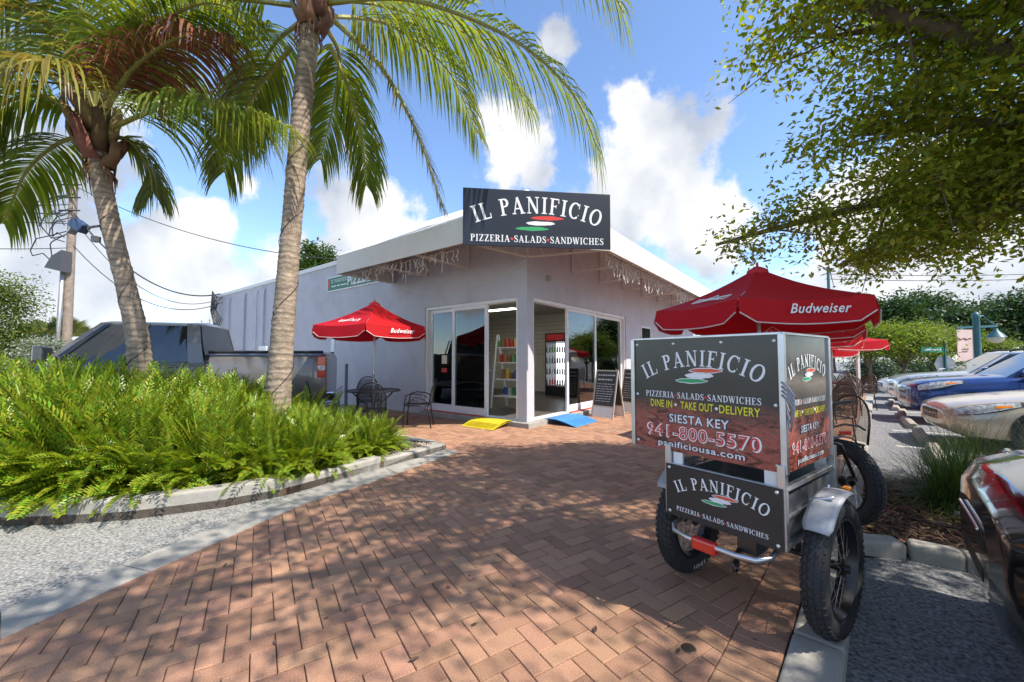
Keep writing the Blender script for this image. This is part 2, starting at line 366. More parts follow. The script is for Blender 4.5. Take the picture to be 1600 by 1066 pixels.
ang = R(32.5); ba = V(-math.sin(ang), math.cos(ang), 0); bb = V(math.cos(ang), math.sin(ang), 0)
BW = .1016; rb = random.Random(3)
def brick_geo(mb, poly, z, ch=.004, jit=None):
    n = len(poly); cx = sum(p[0] for p in poly)/n; cy = sum(p[1] for p in poly)/n
    tx, ty = jit or (0, 0)
    def zz(x, y): return z+(x-cx)*tx+(y-cy)*ty
    ins = [(cx+(p[0]-cx)*(1-ch/max(.02, math.hypot(p[0]-cx, p[1]-cy))*1.3), cy+(p[1]-cy)*(1-ch/max(.02, math.hypot(p[0]-cx, p[1]-cy))*1.3)) for p in poly]
    vs = [V(x, y, zz(x, y)) for x, y in ins]+[V(x, y, zz(x, y)-.003) for x, y in poly]+[V(x, y, -.03) for x, y in poly]
    fs = [tuple(range(n))]+[(i, n+i, n+(i+1) % n, (i+1) % n) for i in range(n)]+[(n+i, 2*n+i, 2*n+(i+1) % n, n+(i+1) % n) for i in range(n)]
    mb.add(vs, fs)
full = []; cut = []
gap = .0045
NB = (-KN.x, -KN.y)
for i in range(-90, 190):
    for j in range(-110, 190):
        # 90 degree herringbone: horizontal brick at cells (i,j),(i+1,j) when (i-j)%4==0, vertical at (i,j),(i,j+1) when (i-j)%4==3... (standard tiling)
        k = (i-j) % 4
        if k == 0: du, dv = 2, 1
        elif k == 3: du, dv = 1, 2
        else: continue
        c = ba*((i+du/2)*BW)+bb*((j+dv/2)*BW)
        if not (-4.8 < c.x < 13 and -.3 < c.y < 16): continue
        q = []
        for (su, sv) in ((0, 0), (du, 0), (du, dv), (0, dv)):
            p = ba*((i+su)*BW)+bb*((j+sv)*BW); q.append(p)
        cc = sum(q, V(0, 0, 0))/4
        q = [p+(cc-p)*0 for p in q]
        # joint gap
        e1 = (q[1]-q[0]).normalized()*gap/2; e2 = (q[3]-q[0]).normalized()*gap/2
        q = [q[0]+e1+e2, q[1]-e1+e2, q[2]-e1-e2, q[3]+e1-e2]; poly = [(p.x, p.y) for p in q]
        if not any(inside(x, y, PLZ) for x, y in poly): continue
        dk = [(Vector((x, y, 0))-K0).dot(KN) for x, y in poly]
        if max(dk) < .215: continue
        if min(dk) < .212:
            e = KP(0, .212); poly = clip(poly, (e.x, e.y), (KN.x, KN.y))
            if len(poly) < 3: continue
            cut.append(poly); continue
        # bricks against the building stop at its wall
        full.append((cc, math.atan2(e1.y, e1.x), k, poly))
for s in range(-30, 165):                                  # header course along the kerb
    a = KP(s*BW+gap/2, gap/2); b = KP((s+1)*BW-gap/2, gap/2); c = KP((s+1)*BW-gap/2, .208); d = KP(s*BW+gap/2, .208)
    if a.y < -.2 or a.y > 14.6: continue
    cut.append([(p.x, p.y) for p in (a, b, c, d)])
def seen(c):
    q = PXL((c.x, c.y, 0)); return q is not None and -20 < q[0] < 1620 and q[1] < 1085
def hid(c):
    q = PXL((c.x, c.y, 0)); return q is not None and 1040 < q[0] < 1330 and q[1] < 860
vis = sorted([t for t in full if seen(t[0]) and not hid(t[0])], key=lambda t: t[0].length)
near = vis[:300]; ids = set(id(t) for t in near)
mb1 = MB(); L2 = 2*BW-gap; brick_geo(mb1, [(-L2/2, -(BW-gap)/2), (L2/2, -(BW-gap)/2), (L2/2, (BW-gap)/2), (-L2/2, (BW-gap)/2)], 0)
first = None
for (c, a, k, poly) in near:
    if first is None: o = first = mb1.build('brick', BRK, bedo)
    else: o = first.copy(); COL.objects.link(o)
    dv = Vector(poly[1])-Vector(poly[0])
    if dv.length < BW*1.5: dv = Vector(poly[2])-Vector(poly[1])
    o.location = (c.x, c.y, rb.gauss(0, .0011)); o.rotation_euler = (rb.gauss(0, .006), rb.gauss(0, .004), math.atan2(dv.y, dv.x)+rb.gauss(0, .006)+(math.pi if rb.random() < .5 else 0))
mr = MB()
for t in full:
    if id(t) not in ids: brick_geo(mr, t[3], rb.gauss(0, .001), jit=(rb.gauss(0, .006), rb.gauss(0, .006)))
for q in cut: brick_geo(mr, q, rb.gauss(0, .001), jit=(rb.gauss(0, .006), rb.gauss(0, .006)))
tag(mr.build('brick_field', BRK, bedo, recalc=False), kind='stuff')
# kerb stones along the parking lot
s = -3.2
while s < 16.5:
    e = min(s+1.5, 16.5); m = MB(); q = [KP(s+.004, -.004), KP(e-.004, -.004), KP(e-.004, -.205), KP(s+.004, -.205)]
    m.prism([(p.x, p.y) for p in q], -.13, .004); tag(m.build('parking_kerb', CONC, bevel=.018, seg=3), kind='structure'); s = e
# kerbs of the mulch island
ISL = [P(1336, 846, 0), P(1420, 853, 0), P(1512, 872, 0)]
ISL += [ISL[-1]+V(1.6, -.85, 0), ISL[-1]+V(3.6, -2.4, 0)]
for i in range(len(ISL)-1):
    a, b = ISL[i], ISL[i+1]; d = (b-a).normalized(); n = V(-d.y, d.x, 0)
    m = MB(); q = [a+d*.003, b-d*.003, b-d*.003+n*.17, a+d*.003+n*.17]; m.prism([(p.x, p.y) for p in q], -.13, .01); tag(m.build('island_kerb', CONC, bevel=.03, seg=3), kind='structure')
ib = [V(4.12, 4.72, 0), V(5.2, 4.55, 0), V(7.2, 3.2, 0)]
for i in range(2):
    a, b = ib[i], ib[i+1]; d = (b-a).normalized(); n = V(d.y, -d.x, 0); q = [a, b, b+n*.16, a+n*.16]
    m = MB(); m.prism([(p.x, p.y) for p in q], -.13, .0); tag(m.build('island_kerb', CONC, bevel=.03, seg=3), kind='structure')
MUL = [(ISL[0].x+.0, ISL[0].y+.17), (ISL[1].x, ISL[1].y+.15), (ISL[2].x, ISL[2].y+.15), (ISL[3].x+.05, ISL[3].y+.15), (ISL[4].x, ISL[4].y+.15), (7.2, 3.1), (5.2, 4.45), (4.12, 4.6), (KP(3.0, -.21).x, KP(3.0, -.21).y), (KP(1.25, -.21).x, KP(1.25, -.21).y)]
m = MB(); m.prism(MUL, -.099, -.03); tag(m.build('mulch_bed', SOIL), kind='structure')
def scatter(name, poly, n, mk, matr, z, seed, hmax=.03):
    r = random.Random(seed); xs = [p[0] for p in poly]; ys = [p[1] for p in poly]; vs = []; fs = []
    while n > 0:
        x = r.uniform(min(xs), max(xs)); y = r.uniform(min(ys), max(ys))
        if not inside(x, y, poly): continue
        n -= 1; l, w, t = mk(r); M_ = Matrix.Rotation(r.uniform(0, 6.28), 3, 'Z') @ Matrix.Rotation(r.gauss(0, .3), 3, 'Y') @ Matrix.Rotation(r.gauss(0, .4), 3, 'X')
        b = len(vs); c = V(x, y, z+r.random()*hmax)
        for sx, sy, sz in ((-1, -1, -1), (1, -.7, -1), (1, .8, -1), (-1, 1, -1), (-.9, -.8, 1), (.9, -.8, 1), (.8, .9, 1), (-.9, .7, 1)): vs.append(c+M_ @ V(sx*l/2, sy*w/2, sz*t/2))
        fs += [tuple(b+i for i in f) for f in ((4, 5, 6, 7), (0, 1, 5, 4), (1, 2, 6, 5), (2, 3, 7, 6), (3, 0, 4, 7), (3, 2, 1, 0))]
    return tag(np_mesh(name, np.array([tuple(v) for v in vs]), np.array(fs), matr), kind='stuff')
tag(scatter('mulch_chips', MUL, 7000, lambda r: (r.uniform(.02, .09), r.uniform(.008, .022), r.uniform(.003, .009)), MULCH, -.025, 1, .03), 'shredded brown wood mulch in the kerbed island', 'mulch')
# planter: kerb ring, soil, gravel corner
PK = [(-9.5, 3.1), (-5.6, 3.2), (-4.16, 3.29), (-3.68, 3.33), (-3.22, 3.42), (-2.67, 3.68), (-2.26, 4.0), (-1.62, 5.02), (-.98, 5.98), (-1.2, 6.2), (-2.38, 7.1), (-3.3, 6.75), (-5.0, 6.1), (-9.5, 4.6)]
soil = [(x, y) for x, y in PK]
m = MB(); m.prism(soil, -.099, .06); tag(m.build('planter_soil', SOIL), kind='structure')
n = len(PK); cen = (-3.6, 4.9)
def inn(i, w):
    a = Vector(PK[i-1]); b = Vector(PK[i]); c = Vector(PK[(i+1) % n]); d1 = (b-a).normalized(); d2 = (c-b).normalized()
    n1 = Vector((-d1.y, d1.x)); n2 = Vector((-d2.y, d2.x)); nn = (n1+n2); nn = nn/max(.35, nn.length_squared)*2
    return b+nn*w
for ia, ib in ((0, 1), (1, 3), (3, 6), (6, 7), (7, 8), (8, 10), (10, 13)):
    e0 = (Vector(PK[ia+1])-Vector(PK[ia])).normalized()*.004; e1 = (Vector(PK[ib])-Vector(PK[ib-1])).normalized()*.004
    hz = .17 if ia < 6 else (.13 if ia < 7 else .09)
    ou = [Vector(PK[i]) for i in range(ia, ib+1)]; ii = [inn(i, .15) for i in range(ia, ib+1)]
    ou[0] = ou[0]+e0; ii[0] = ii[0]+e0; ou[-1] = ou[-1]-e1; ii[-1] = ii[-1]-e1
    m = MB(); m.prism([tuple(q) for q in ou]+[tuple(q) for q in reversed(ii)], -.099, hz); tag(m.build('planter_kerb', CONC, bevel=.025, seg=3), kind='structure')
tag(scatter('planter_gravel', [(-2.1, 4.6), (-1.65, 5.25), (-1.15, 5.98), (-1.3, 6.05), (-2.35, 6.85), (-3, 6.5)], 3800, lambda r: (r.uniform(.012, .035), r.uniform(.01, .026), r.uniform(.008, .018)), GRAV, .062, 2, .02), 'tan gravel in the corner of the kerbed planter', 'gravel')
# painted stall lines
PAINT = mat('road_paint', (.55, .54, .5), .8, var=.25, vscale=30, stain=.5, dirt=(.2, .2, .2))
HD = V(-.85, .53, 0).normalized()
for k in range(6):
    c = P(1462, 718, -.1)+K*(1.95*k+.9) - HD*(-.4); a = c; b = c-HD*4.8; n_ = V(-HD.y, HD.x, 0)*.05
    m = MB(); m.add([V(q.x, q.y, -.096) for q in (a-n_, a+n_, b+n_, b-n_)], [(0, 1, 2, 3)]); tag(m.build('stall_line', PAINT), kind='structure')
# ---------------------------------------------------------------- the restaurant building
C0 = V(.2953, 7.8483, 0); U = V(-.791395, .611305, 0); VV = V(.611305, .791395, 0)
def B(s, t, z=0): q = C0+U*s+VV*t; return V(q.x, q.y, z)
def bb8(m, s0, s1, t0, t1, z0, z1, mi=0):
    m.hexa([B(s0, t0, z0), B(s1, t0, z0), B(s1, t1, z0), B(s0, t1, z0), B(s0, t0, z1), B(s1, t0, z1), B(s1, t1, z1), B(s0, t1, z1)], mi); return m
def stucco(name, col, zst=0):
    m = mat(name, col, .92, var=.07, vscale=1.3, bump=.55, bscale=45, stain=.4, dirt=(col[0]*.62, col[1]*.58, col[2]*.54), detail=8); return m
STU = stucco('lavender_stucco', (.50, .49, .53))
TRIM = mat('white_trim', (.74, .74, .72), .6, var=.06, stain=.2, dirt=(.45, .43, .4))
BLD = thing('restaurant_building', 'single storey lavender stucco restaurant with glass sliding doors at its corner', 'building', C0)
ZH = 2.59; ZP = 4.25; FZ = .1
def part(fn, name, mt, bevel=0, parent=BLD, smooth=False, seg=2):
    m = MB(); fn(m); return m.build(name, mt, parent, world=C0, bevel=bevel, smooth=smooth, seg=seg)
part(lambda m: bb8(m, 3.07, 18.4, 0, .25, -.1, ZP), 'side_wall', STU)
part(lambda m: bb8(m, .0, 3.07, 0, .25, ZH, ZP), 'wall_header', STU)
part(lambda m: bb8(m, 0, .25, 5.08, 14, -.1, ZP), 'front_wall', STU)
part(lambda m: bb8(m, 0, .25, .25, 5.08, ZH, ZP), 'wall_header', STU)
part(lambda m: bb8(m, 0, .24, 0, .24, -.1, ZH), 'corner_pillar', STU, bevel=.012)
part(lambda m: bb8(m, -.006, .255, -.006, .255, ZH-.03, ZH+.02), 'pillar_collar', STU)
part(lambda m: (bb8(m, .25, 3.07, -.12, .3, -.1, FZ), bb8(m, -.12, .3, .25, 5.08, -.1, FZ), bb8(m, -.13, .25, -.13, .25, -.1, FZ-.005)), 'threshold_step', CONC, bevel=.008)
part(lambda m: (bb8(m, -.05, 18.45, -.05, .32, ZP, ZP+.13)), 'parapet_cap', TRIM, bevel=.01)
part(lambda m: (bb8(m, -.05, .32, .321, 14.05, ZP, ZP+.128)), 'parapet_cap', TRIM, bevel=.01)
part(lambda m: bb8(m, .25, 18.4, .25, 14, 3.55, 3.7), 'roof_slab', mat('roofing', (.4, .4, .4), .9))
part(lambda m: (bb8(m, 18.15, 18.4, .25, 14, -.1, ZP), bb8(m, .25, 18.15, 13.75, 14, -.1, ZP)), 'rear_wall', STU)
# interior shell
INW = mat('interior_wall', (.72, .68, .6), .8, var=.08); INF = mat('interior_floor', (.10, .085, .075), .35, var=.25, vscale=3)
part(lambda m: bb8(m, .25, 9, .25, 9, -.08, FZ-.012), 'interior_floor', INF)
part(lambda m: bb8(m, .25, 9, .25, 9, 3.0, 3.08), 'ceiling', mat('ceiling_board', (.65, .62, .57), .9))
part(lambda m: bb8(m, .25, 9, 6.2, 6.3, FZ, 3.0), 'back_wall', INW)
part(lambda m: bb8(m, 6.6, 6.7, .25, 6.2, FZ, 3.0), 'back_wall', INW)
SLAT = mat('slatwall_line', (.32, .29, .25), .8)
for k in range(9):
    part(lambda m: bb8(m, .3, 6.59, 6.185, 6.2, 1.5+k*.15, 1.512+k*.15), 'slat', SLAT)
# sliding doors
GLS = glassmat('door_glass', (.6, .82, .74), .07)
def sash(u0, u1, left, off, handle=False):
    def bx(m, a0, a1, z0, z1, d0=0, d1=.05):
        if left: bb8(m, a0, a1, off+d0, off+d1, z0, z1)
        else: bb8(m, off+d0, off+d1, a0, a1, z0, z1)
    m = MB(); st = .085
    bx(m, u0, u0+st, FZ+.02, ZH-.07); bx(m, u1-st, u1, FZ+.02, ZH-.07); bx(m, u0+st, u1-st, FZ+.02, FZ+.17); bx(m, u0+st, u1-st, ZH-.15, ZH-.07)
    d = m.build('sliding_door', WHITEP, BLD, world=C0, bevel=.004)
    m = MB(); bx(m, u0+st-.005, u1-st+.005, FZ+.165, ZH-.145, .02, .032); m.build('pane', GLS, d, world=C0)
    if handle:
        m = MB(); h = u1-.045
        if left: m.tube([B(h, off-.01, .98), B(h, off-.045, 1.0), B(h, off-.045, 1.2), B(h, off-.01, 1.22)], .011, 8)
        m.build('handle', WHITEP, d, world=C0, smooth=True)
def frame(left, u0, u1):
    m = MB()
    def bx(a0, a1, z0, z1, d0=.03, d1=.2):
        if left: bb8(m, a0, a1, d0, d1, z0, z1)
        else: bb8(m, d0, d1, a0, a1, z0, z1)
    bx(u0, u1, ZH-.07, ZH); bx(u0, u1, FZ-.002, FZ+.02); bx(u1-.06, u1, FZ+.02, ZH-.07); bx(u0, u0+.05, FZ+.02, ZH-.07)
    m.build('door_frame', WHITEP, BLD, world=C0, bevel=.004)
frame(True, .24, 3.07); frame(False, .24, 5.08)
sash(1.08, 2.17, True, .05); sash(2.12, 3.0, True, .11, True)
sash(1.66, 3.2, False, .05); sash(3.12, 5.02, False, .11)
for q_ in ((1.14, 3.05, -.03, .03), (-.03, .03, 1.7, 4.9)): part(lambda m: bb8(m, *q_, FZ, FZ+.022), 'red_track', mat('red_strip', (.5, .04, .03), .5))
for z, c, hh, lab in ((1.02, (.5, .03, .03), .1, 'red'), (1.22, (.6, .55, .4), .2, 'cream')):
    m = MB(); bb8(m, 2.38, 2.56, .094, .098, z, z+hh); tag(m.build('door_sticker', mat('sticker_'+lab, c, .5, var=.5, vscale=30)), lab+' paper sticker on the glass of the side sliding door', 'sticker')
# awning
AWF = mat('awning_fabric', (.72, .70, .66), .75, var=.04, vscale=2, stain=.22, dirt=(.5, .47, .42)); AWI = mat('awning_steel', (.66, .60, .52), .5, var=.06)
ZB, ZF, ZR = 3.33, 3.76, 4.72; PR = -1.55
A0, A1, A2, A3 = (4.4, PR), (.22, PR), (PR, .45), (PR, 13.2)
AW = thing('corner_awning', 'white fabric awning wrapping round the restaurant corner above the doors', 'awning', B(0, 0, 0))
def sheet(name, quads, mt=AWF):
    m = MB()
    for q in quads: m.add(q, [tuple(range(len(q)))])
    o = m.build(name, mt, AW, world=C0, recalc=False); sd = o.modifiers.new('s', 'SOLIDIFY'); sd.thickness = .012; sd.offset = 0; return o
def e(p, z): return B(p[0], p[1], z)
sheet('valance', [[e(A0, ZB), e(A1, ZB), e(A1, ZF), e(A0, ZF)]]); sheet('valance', [[e(A1, ZB), e(A2, ZB), e(A2, ZF), e(A1, ZF)]]); sheet('valance', [[e(A2, ZB), e(A3, ZB), e(A3, ZF), e(A2, ZF)]])
pk = B(-.02, -.02, ZR)
for k in range(3):
    a = [A0[0]+(A1[0]-A0[0])*x for x in (k/3, (k+1)/3)]; w = [4.4+(-.02-4.4)*x for x in (k/3, (k+1)/3)]
    sheet('slope_panel', [[B(a[0], PR, ZF), B(a[1], PR, ZF), B(w[1], -.02, ZR), B(w[0], -.02, ZR)]])
sheet('slope_panel', [[e(A1, ZF), e(A2, ZF), pk]])
for k in range(8):
    a = [A2[1]+(13.2-A2[1])*x for x in (k/8, (k+1)/8)]; w = [-.02+13.22*x for x in (k/8, (k+1)/8)]
    sheet('slope_panel', [[B(PR, a[0], ZF), B(PR, a[1], ZF), B(-.02, w[1], ZR), B(-.02, w[0], ZR)]])
sheet('end_panel', [[B(4.4, PR, ZB), B(4.4, PR, ZF), B(4.4, -.02, ZR), B(4.4, -.02, ZB)]]); sheet('end_panel', [[B(PR, 13.2, ZB), B(PR, 13.2, ZF), B(-.02, 13.2, ZR), B(-.02, 13.2, ZB)]])
sheet('back_panel', [[B(4.4, -.015, ZP), B(0, -.015, ZP), B(0, -.015, ZR), B(4.4, -.015, ZR)]]); sheet('back_panel', [[B(-.015, 13.2, ZP), B(-.015, 0, ZP), B(-.015, 0, ZR), B(-.015, 13.2, ZR)]])
def truss(pw, po):
    m = MB(); a = B(*pw, ZB+.03); b = B(*po, ZB+.03); c = B(*po, ZF-.03); d = B(*pw, ZR-.35); 
    m.beam(a, b, .035, .035); m.beam(b, c, .03, .03); m.beam(a+V(0, 0, 0), d, .035, .035); m.beam(c, d, .03, .03); mid = (a+b)/2; m.beam(mid, c*.5+d*.5, .025, .025); m.beam(a.lerp(b, .22), a.lerp(d, .6), .022, .022)
    m.build('truss', AWI, AW, world=C0)
for s in (4.3, 3.0, 1.6): truss((s, -.03), (s, PR+.03))
for t in (1.8, 3.3, 4.8, 6.4, 8, 9.8, 11.5, 13.1): truss((-.03, t), (PR+.03, t))
truss((-.02, -.02), (.24, PR+.05)); truss((-.03, -.01), (PR+.05, .47))
m = MB(); 
for a, b in ((A0, A1), (A1, A2), (A2, A3)):
    m.beam(e(a, ZB+.02)+ (C0-e(a, 0)).normalized()*.03, e(b, ZB+.02)+(C0-e(b, 0)).normalized()*.03, .03, .03); m.beam(e(a, ZF-.02)+(C0-e(a, 0)).normalized()*.03, e(b, ZF-.02)+(C0-e(b, 0)).normalized()*.03, .03, .03)
m.build('edge_rail', AWI, AW, world=C0)
# main sign across the awning corner
SL, SR = V(-.835, 6.66, 0), V(1.745, 6.96, 0)
def board_frame(a, b, z0, z1, off=0):
    r = (b-a).normalized(); n = V(r.y, -r.x, 0); c = (a+b)/2; c = V(c.x, c.y, (z0+z1)/2)+n*off
    return (lambda x, y, l=0: c+r*x+V(0, 0, y)+n*l), (b-a).length, z1-z0, r, n, c
NAVY = mat('sign_navy', (.012, .017, .033), .4, var=.1, vscale=2)
SG = thing('restaurant_sign', 'large navy board lettered IL PANIFICIO mounted across the awning corner', 'sign', V(.45, 6.9, 3.28))
fr, w, h, r, n, c = board_frame(SL, SR, 3.27, 4.26)
m = MB(); m.hexa([fr(-w/2, -h/2, -.03), fr(w/2, -h/2, -.03), fr(w/2, -h/2, 0), fr(-w/2, -h/2, 0), fr(-w/2, h/2, -.03), fr(w/2, h/2, -.03), fr(w/2, h/2, 0), fr(-w/2, h/2, 0)])
m.build('board', NAVY, SG, world=SG.location, bevel=.003)
brand_print(SG, fr, w*.83, .095, org=SG.location, outline=False)
def words(parent, fr, W_, y, h, org):
    m = MB(); a = 'PIZZERIA'; b = 'SALADS'; c_ = 'SANDWICHES'
    tw = lambda t: sum(glyph(q)[1]+.1 for q in t)-.1
    tot = tw(a)+tw(b)+tw(c_)+1.3; k = W_/tot/h*1.0; x = -W_/2
    for i, t in enumerate((a, b, c_)):
        ww = tw(t)*h*k; serif(m, t, lambda X, Y, l: fr(X, Y, l), x, y, h, width=ww, track=.1); x += ww
        if i < 2:
            rr = h*.2; xc = x+.325*h*k; m.add([fr(xc+rr*math.cos(q*.524), y+h*.48+rr*math.sin(q*.524), .001) for q in range(12)], [tuple(range(12))], 1); x += .65*h*k
    m.build('words_lettering', [PRW, PRR], parent, world=org, recalc=False)
words(SG, fr, w*.9, -.42, .118, SG.location)
m = MB(); m.beam(fr(-w*.3, -h/2+.05, -.05), fr(-w*.3, h/2-.05, -.05), .04, .03); m.beam(fr(w*.3, -h/2+.05, -.05), fr(w*.3, h/2-.05, -.05), .04, .03); m.beam(fr(-w*.3, -.3, -.05), B(0, -1.2, 3.5), .03, .03); m.beam(fr(w*.3, -.3, -.05), B(-1.2, 0, 3.5), .03, .03); m.build('bracket', AWI, SG, world=SG.location)
# green wall sign
fr, w, h, r, n, c = board_frame(B(7.78, -.03), B(4.6, -.03), 3.44, 3.9)
GS = thing('wall_sign', 'long green sign with white PIZZERIA lettering on the lavender side wall', 'sign', c-V(0, 0, .23))
m = MB(); m.hexa([fr(-w/2, -h/2, -.03), fr(w/2, -h/2, -.03), fr(w/2, -h/2, 0), fr(-w/2, -h/2, 0), fr(-w/2, h/2, -.03), fr(w/2, h/2, -.03), fr(w/2, h/2, 0), fr(-w/2, h/2, 0)]); m.build('board', WHITEP, GS, world=GS.location)
m = MB(); k = .035; m.add([fr(-w/2+k, -h/2+k, .002), fr(w/2-k, -h/2+k, .002), fr(w/2-k, h/2-k, .002), fr(-w/2+k, h/2-k, .002)], [(0, 1, 2, 3)]); m.build('green_face', mat('sign_green', (.02, .16, .09), .5), GS, world=GS.location, recalc=False)
m = MB(); f2 = lambda x, y, l: fr(x, y, l+.003)
serif(m, 'IL PANIFICIO', f2, -w/2+.25, .03, .11, width=.95); tag(m.build('name_lettering', PRW, GS, world=GS.location, recalc=False), kind='stuff'); m = MB(); [m.beam(f2(-w/2+a_, -.08, .003), f2(-w/2+b_, -.08, .003), .003, .035) for a_, b_ in ((.28, .55), (.6, .78), (.83, 1.15))]; tag(m.build('small_lettering', PRW, GS, world=GS.location, recalc=False), kind='stuff'); m = MB(); sans(m, 'PIZZERIA', f2, w*.12, -.13, 1.55, .26, bold=.03, lift=.004, shear=.12)
m.build('lettering', PRW, GS, world=GS.location, recalc=False); m = MB(); m.add([f2(-w/2+.06, -.13, .002), f2(-w/2+.14, -.13, .002), f2(-w/2+.14, .15, .002), f2(-w/2+.06, .15, .002)], [(0, 1, 2, 3)], 1)
m.build('flag_mark', [PRW, PRR], GS, world=GS.location, recalc=False)
# icicle light strings
WIRE = mat('light_wire', (.78, .76, .7), .5); WIRED = mat('dark_cable', (.03, .03, .035), .6)
def icicles(p0, p1, z, seed, label):
    r = random.Random(seed); m = MB(); Lh = (p1-p0).length; n_ = int(Lh/.075); o = thing('icicle_lights', label, 'string lights', p0, group='icicle lights under the awning')
    o.location = V(p0.x, p0.y, z)
    top = [p0.lerp(p1, i/n_)+V(0, 0, z-.02*abs(math.sin(i*.55))+r.uniform(-.01, .01)) for i in range(n_+1)]
    m.tube(top, .004, 4)
    for q in top:
        if r.random() < .2: continue
        l = r.choice((.12, .2, .3, .4))*r.uniform(.7, 1.1); pts = [q]; k = 4
        for j in range(1, k+1): pts.append(q+V(r.gauss(0, .018), r.gauss(0, .018), -l*j/k))
        m.tube(pts, .005, 3)
        for j in range(1, k+1): a = pts[j]; m.tube([a, a+V(r.gauss(0, .012), r.gauss(0, .012), -.028)], [.009, .004], 4)
    m.build('light_strand', WIRE, o, world=o.location)
icicles(B(4.1, PR+.2), B(.6, PR+.25), ZB+.02, 1, 'icicle light string hanging under the awning over the side doors')
icicles(B(PR+.2, .7), B(PR+.2, 7.5), ZB+.02, 2, 'icicle light string hanging under the awning along the front wall')
m = MB(); pts = []
for i in range(25): x = i/24; pts.append(B(4.2-4.2*x, -.03, 2.86+.55*(2*x-1)**2*.8))
m.tube(pts, .004, 4); o = tag(m.build('light_cable', WIRE), 'thin light cable sagging across the wall above the side doors', 'cable')
# ramps
def ramp(nm, c, d, w, l, col, label):
    o = thing(nm, label, 'ramp', c); d = d.normalized(); s_ = V(-d.y, d.x, 0); m = MB(); prof = [(0, FZ+.012), (l*.35, FZ+.02), (l*.62, .085), (l, .008)]
    rows = [[c+d*x+s_*y+V(0, 0, z) for y in (-w/2, w/2)] for x, z in prof]+[[c+d*x+s_*y+V(0, 0, max(z-.03, .002)) for y in (-w/2, w/2)] for x, z in reversed(prof)]
    rows.append(rows[0]); m.grid(rows); n_ = len(prof)
    m.build('ramp_plate', mat(nm+'_paint', col, .5, var=.15, vscale=9, stain=.35, dirt=tuple(x*.5 for x in col)), o, world=c, bevel=.003)
    m = MB()
    for k in range(7):
        x0 = l*.66+k*l*.045; z = .085+(.008-.085)*(x0-l*.62)/(l*.38)+.004
        m.beam(c+d*x0-s_*w*.45+V(0, 0, z), c+d*x0+s_*w*.45+V(0, 0, z), .008, .006)
    m.build('grip_rib', MC[nm+'_paint'], o, world=c)
ramp('yellow_ramp', B(.72, -.05), -VV, .82, .62, (.62, .5, .02), 'yellow painted metal threshold ramp at the side doorway')
ramp('blue_ramp', B(-.05, 1.05), -U, 1.0, .72, (.06, .24, .55), 'blue painted metal threshold ramp at the front doorway')
RM0 = math.atan2(U.y, U.x)
# ---------------------------------------------------------------- shop interior
WOOD = mat('pale_wood', (.45, .28, .14), .6, var=.2, vscale=9); WHT = mat('white_shelf', (.65, .65, .63), .5); DK = mat('dark_cabinet', (.025, .025, .028), .35)
goods = [mat('goods_%d' % i, c, .45) for i, c in enumerate(((.45, .05, .03), (.55, .4, .05), (.6, .58, .5), (.1, .25, .08), (.25, .12, .05), (.05, .1, .3)))]
def bottle(name, p, h, r_, mt, label, grp, cat='bottle'):
    m = MB(); m.lathe([(0, 0), (r_, 0), (r_, h*.58), (r_*.38, h*.74), (r_*.36, h*.97), (0, h)], 8); o = m.build(name, mt, smooth=40); o.location = p; return tag(o, label, cat, grp)
SH = thing('ladder_shelf', 'white ladder display shelf loaded with packets inside the side doorway', 'shelf', B(1.55, 1.55, FZ), math.atan2(U.y, U.x))
m = MB()
for sx in (-.42, .42): m.beam((sx, -.3, 0), (sx, .06, 1.85), .04, .05)
for sx in (-.42, .42): m.beam((sx, .34, 0), (sx, .1, 1.85), .03, .04)
m.build('ladder_frame', WHT, SH, bevel=.003)
rr = random.Random(8)
for i, z in enumerate((.3, .72, 1.14, 1.52)):
    d0 = -.3+.36*z/1.85; m = MB(); m.box((0, (d0+.3-.22*z/1.85)/2, z), (.8, .3-.22*z/1.85-d0, .025)); m.build('shelf_board', WHT, SH)
    for k in range(6):
        m = MB(); hh = rr.uniform(.12, .24); ww = rr.uniform(.06, .11); m.box((0, 0, hh/2), (ww, .08, hh)); m.box((0, 0, hh+.01), (ww*.7, .05, .02))
        o = m.build('food_packet', rr.choice(goods), bevel=.004); q = SH.matrix_basis if False else None
        a = math.atan2(U.y, U.x); lx, ly = -.34+k*.135, d0+.1; o.location = SH.location+V(lx*math.cos(a)-ly*math.sin(a), lx*math.sin(a)+ly*math.cos(a), z+.0125); o.rotation_euler = (0, 0, a+rr.uniform(-.2, .2)); tag(o, 'small food packet standing on the white ladder shelf', 'packet', 'packets on the ladder shelf')
CT = thing('deli_counter', 'low glass fronted deli counter behind the sliding side doors', 'counter', B(3.0, 1.3, FZ), math.atan2(U.y, U.x))
m = MB(); m.box((0, 0, .45), (1.5, .6, .9)); m.build('cabinet', mat('counter_steel', (.35, .36, .37), .4, .4), CT, bevel=.01); m = MB(); m.box((0, 0, .92), (1.56, .66, .04)); m.build('counter_top', mat('counter_stone', (.4, .37, .32), .3, var=.2, vscale=30), CT, bevel=.006)
m = MB(); m.box((0, .308, .5), (1.3, .01, .5)); m.box((0, -.308, .5), (1.3, .01, .5)); m.build('display_glass', mat('display_dark', (.03, .04, .04), .1), CT)
CL = thing('drinks_cooler', 'tall black drinks cooler with lit shelves of cans inside the shop', 'cooler', B(2.45, 5.4, FZ), math.atan2(U.y, U.x)+math.pi)
m = MB(); m.box((-.38, 0, 1.05), (.04, .7, 2.1)); m.box((.38, 0, 1.05), (.04, .7, 2.1)); m.box((0, .33, 1.05), (.72, .04, 2.1)); m.box((0, 0, .15), (.72, .62, .3)); m.box((0, -.02, 1.95), (.72, .66, .3)); m.build('cabinet', DK, CL, bevel=.006)
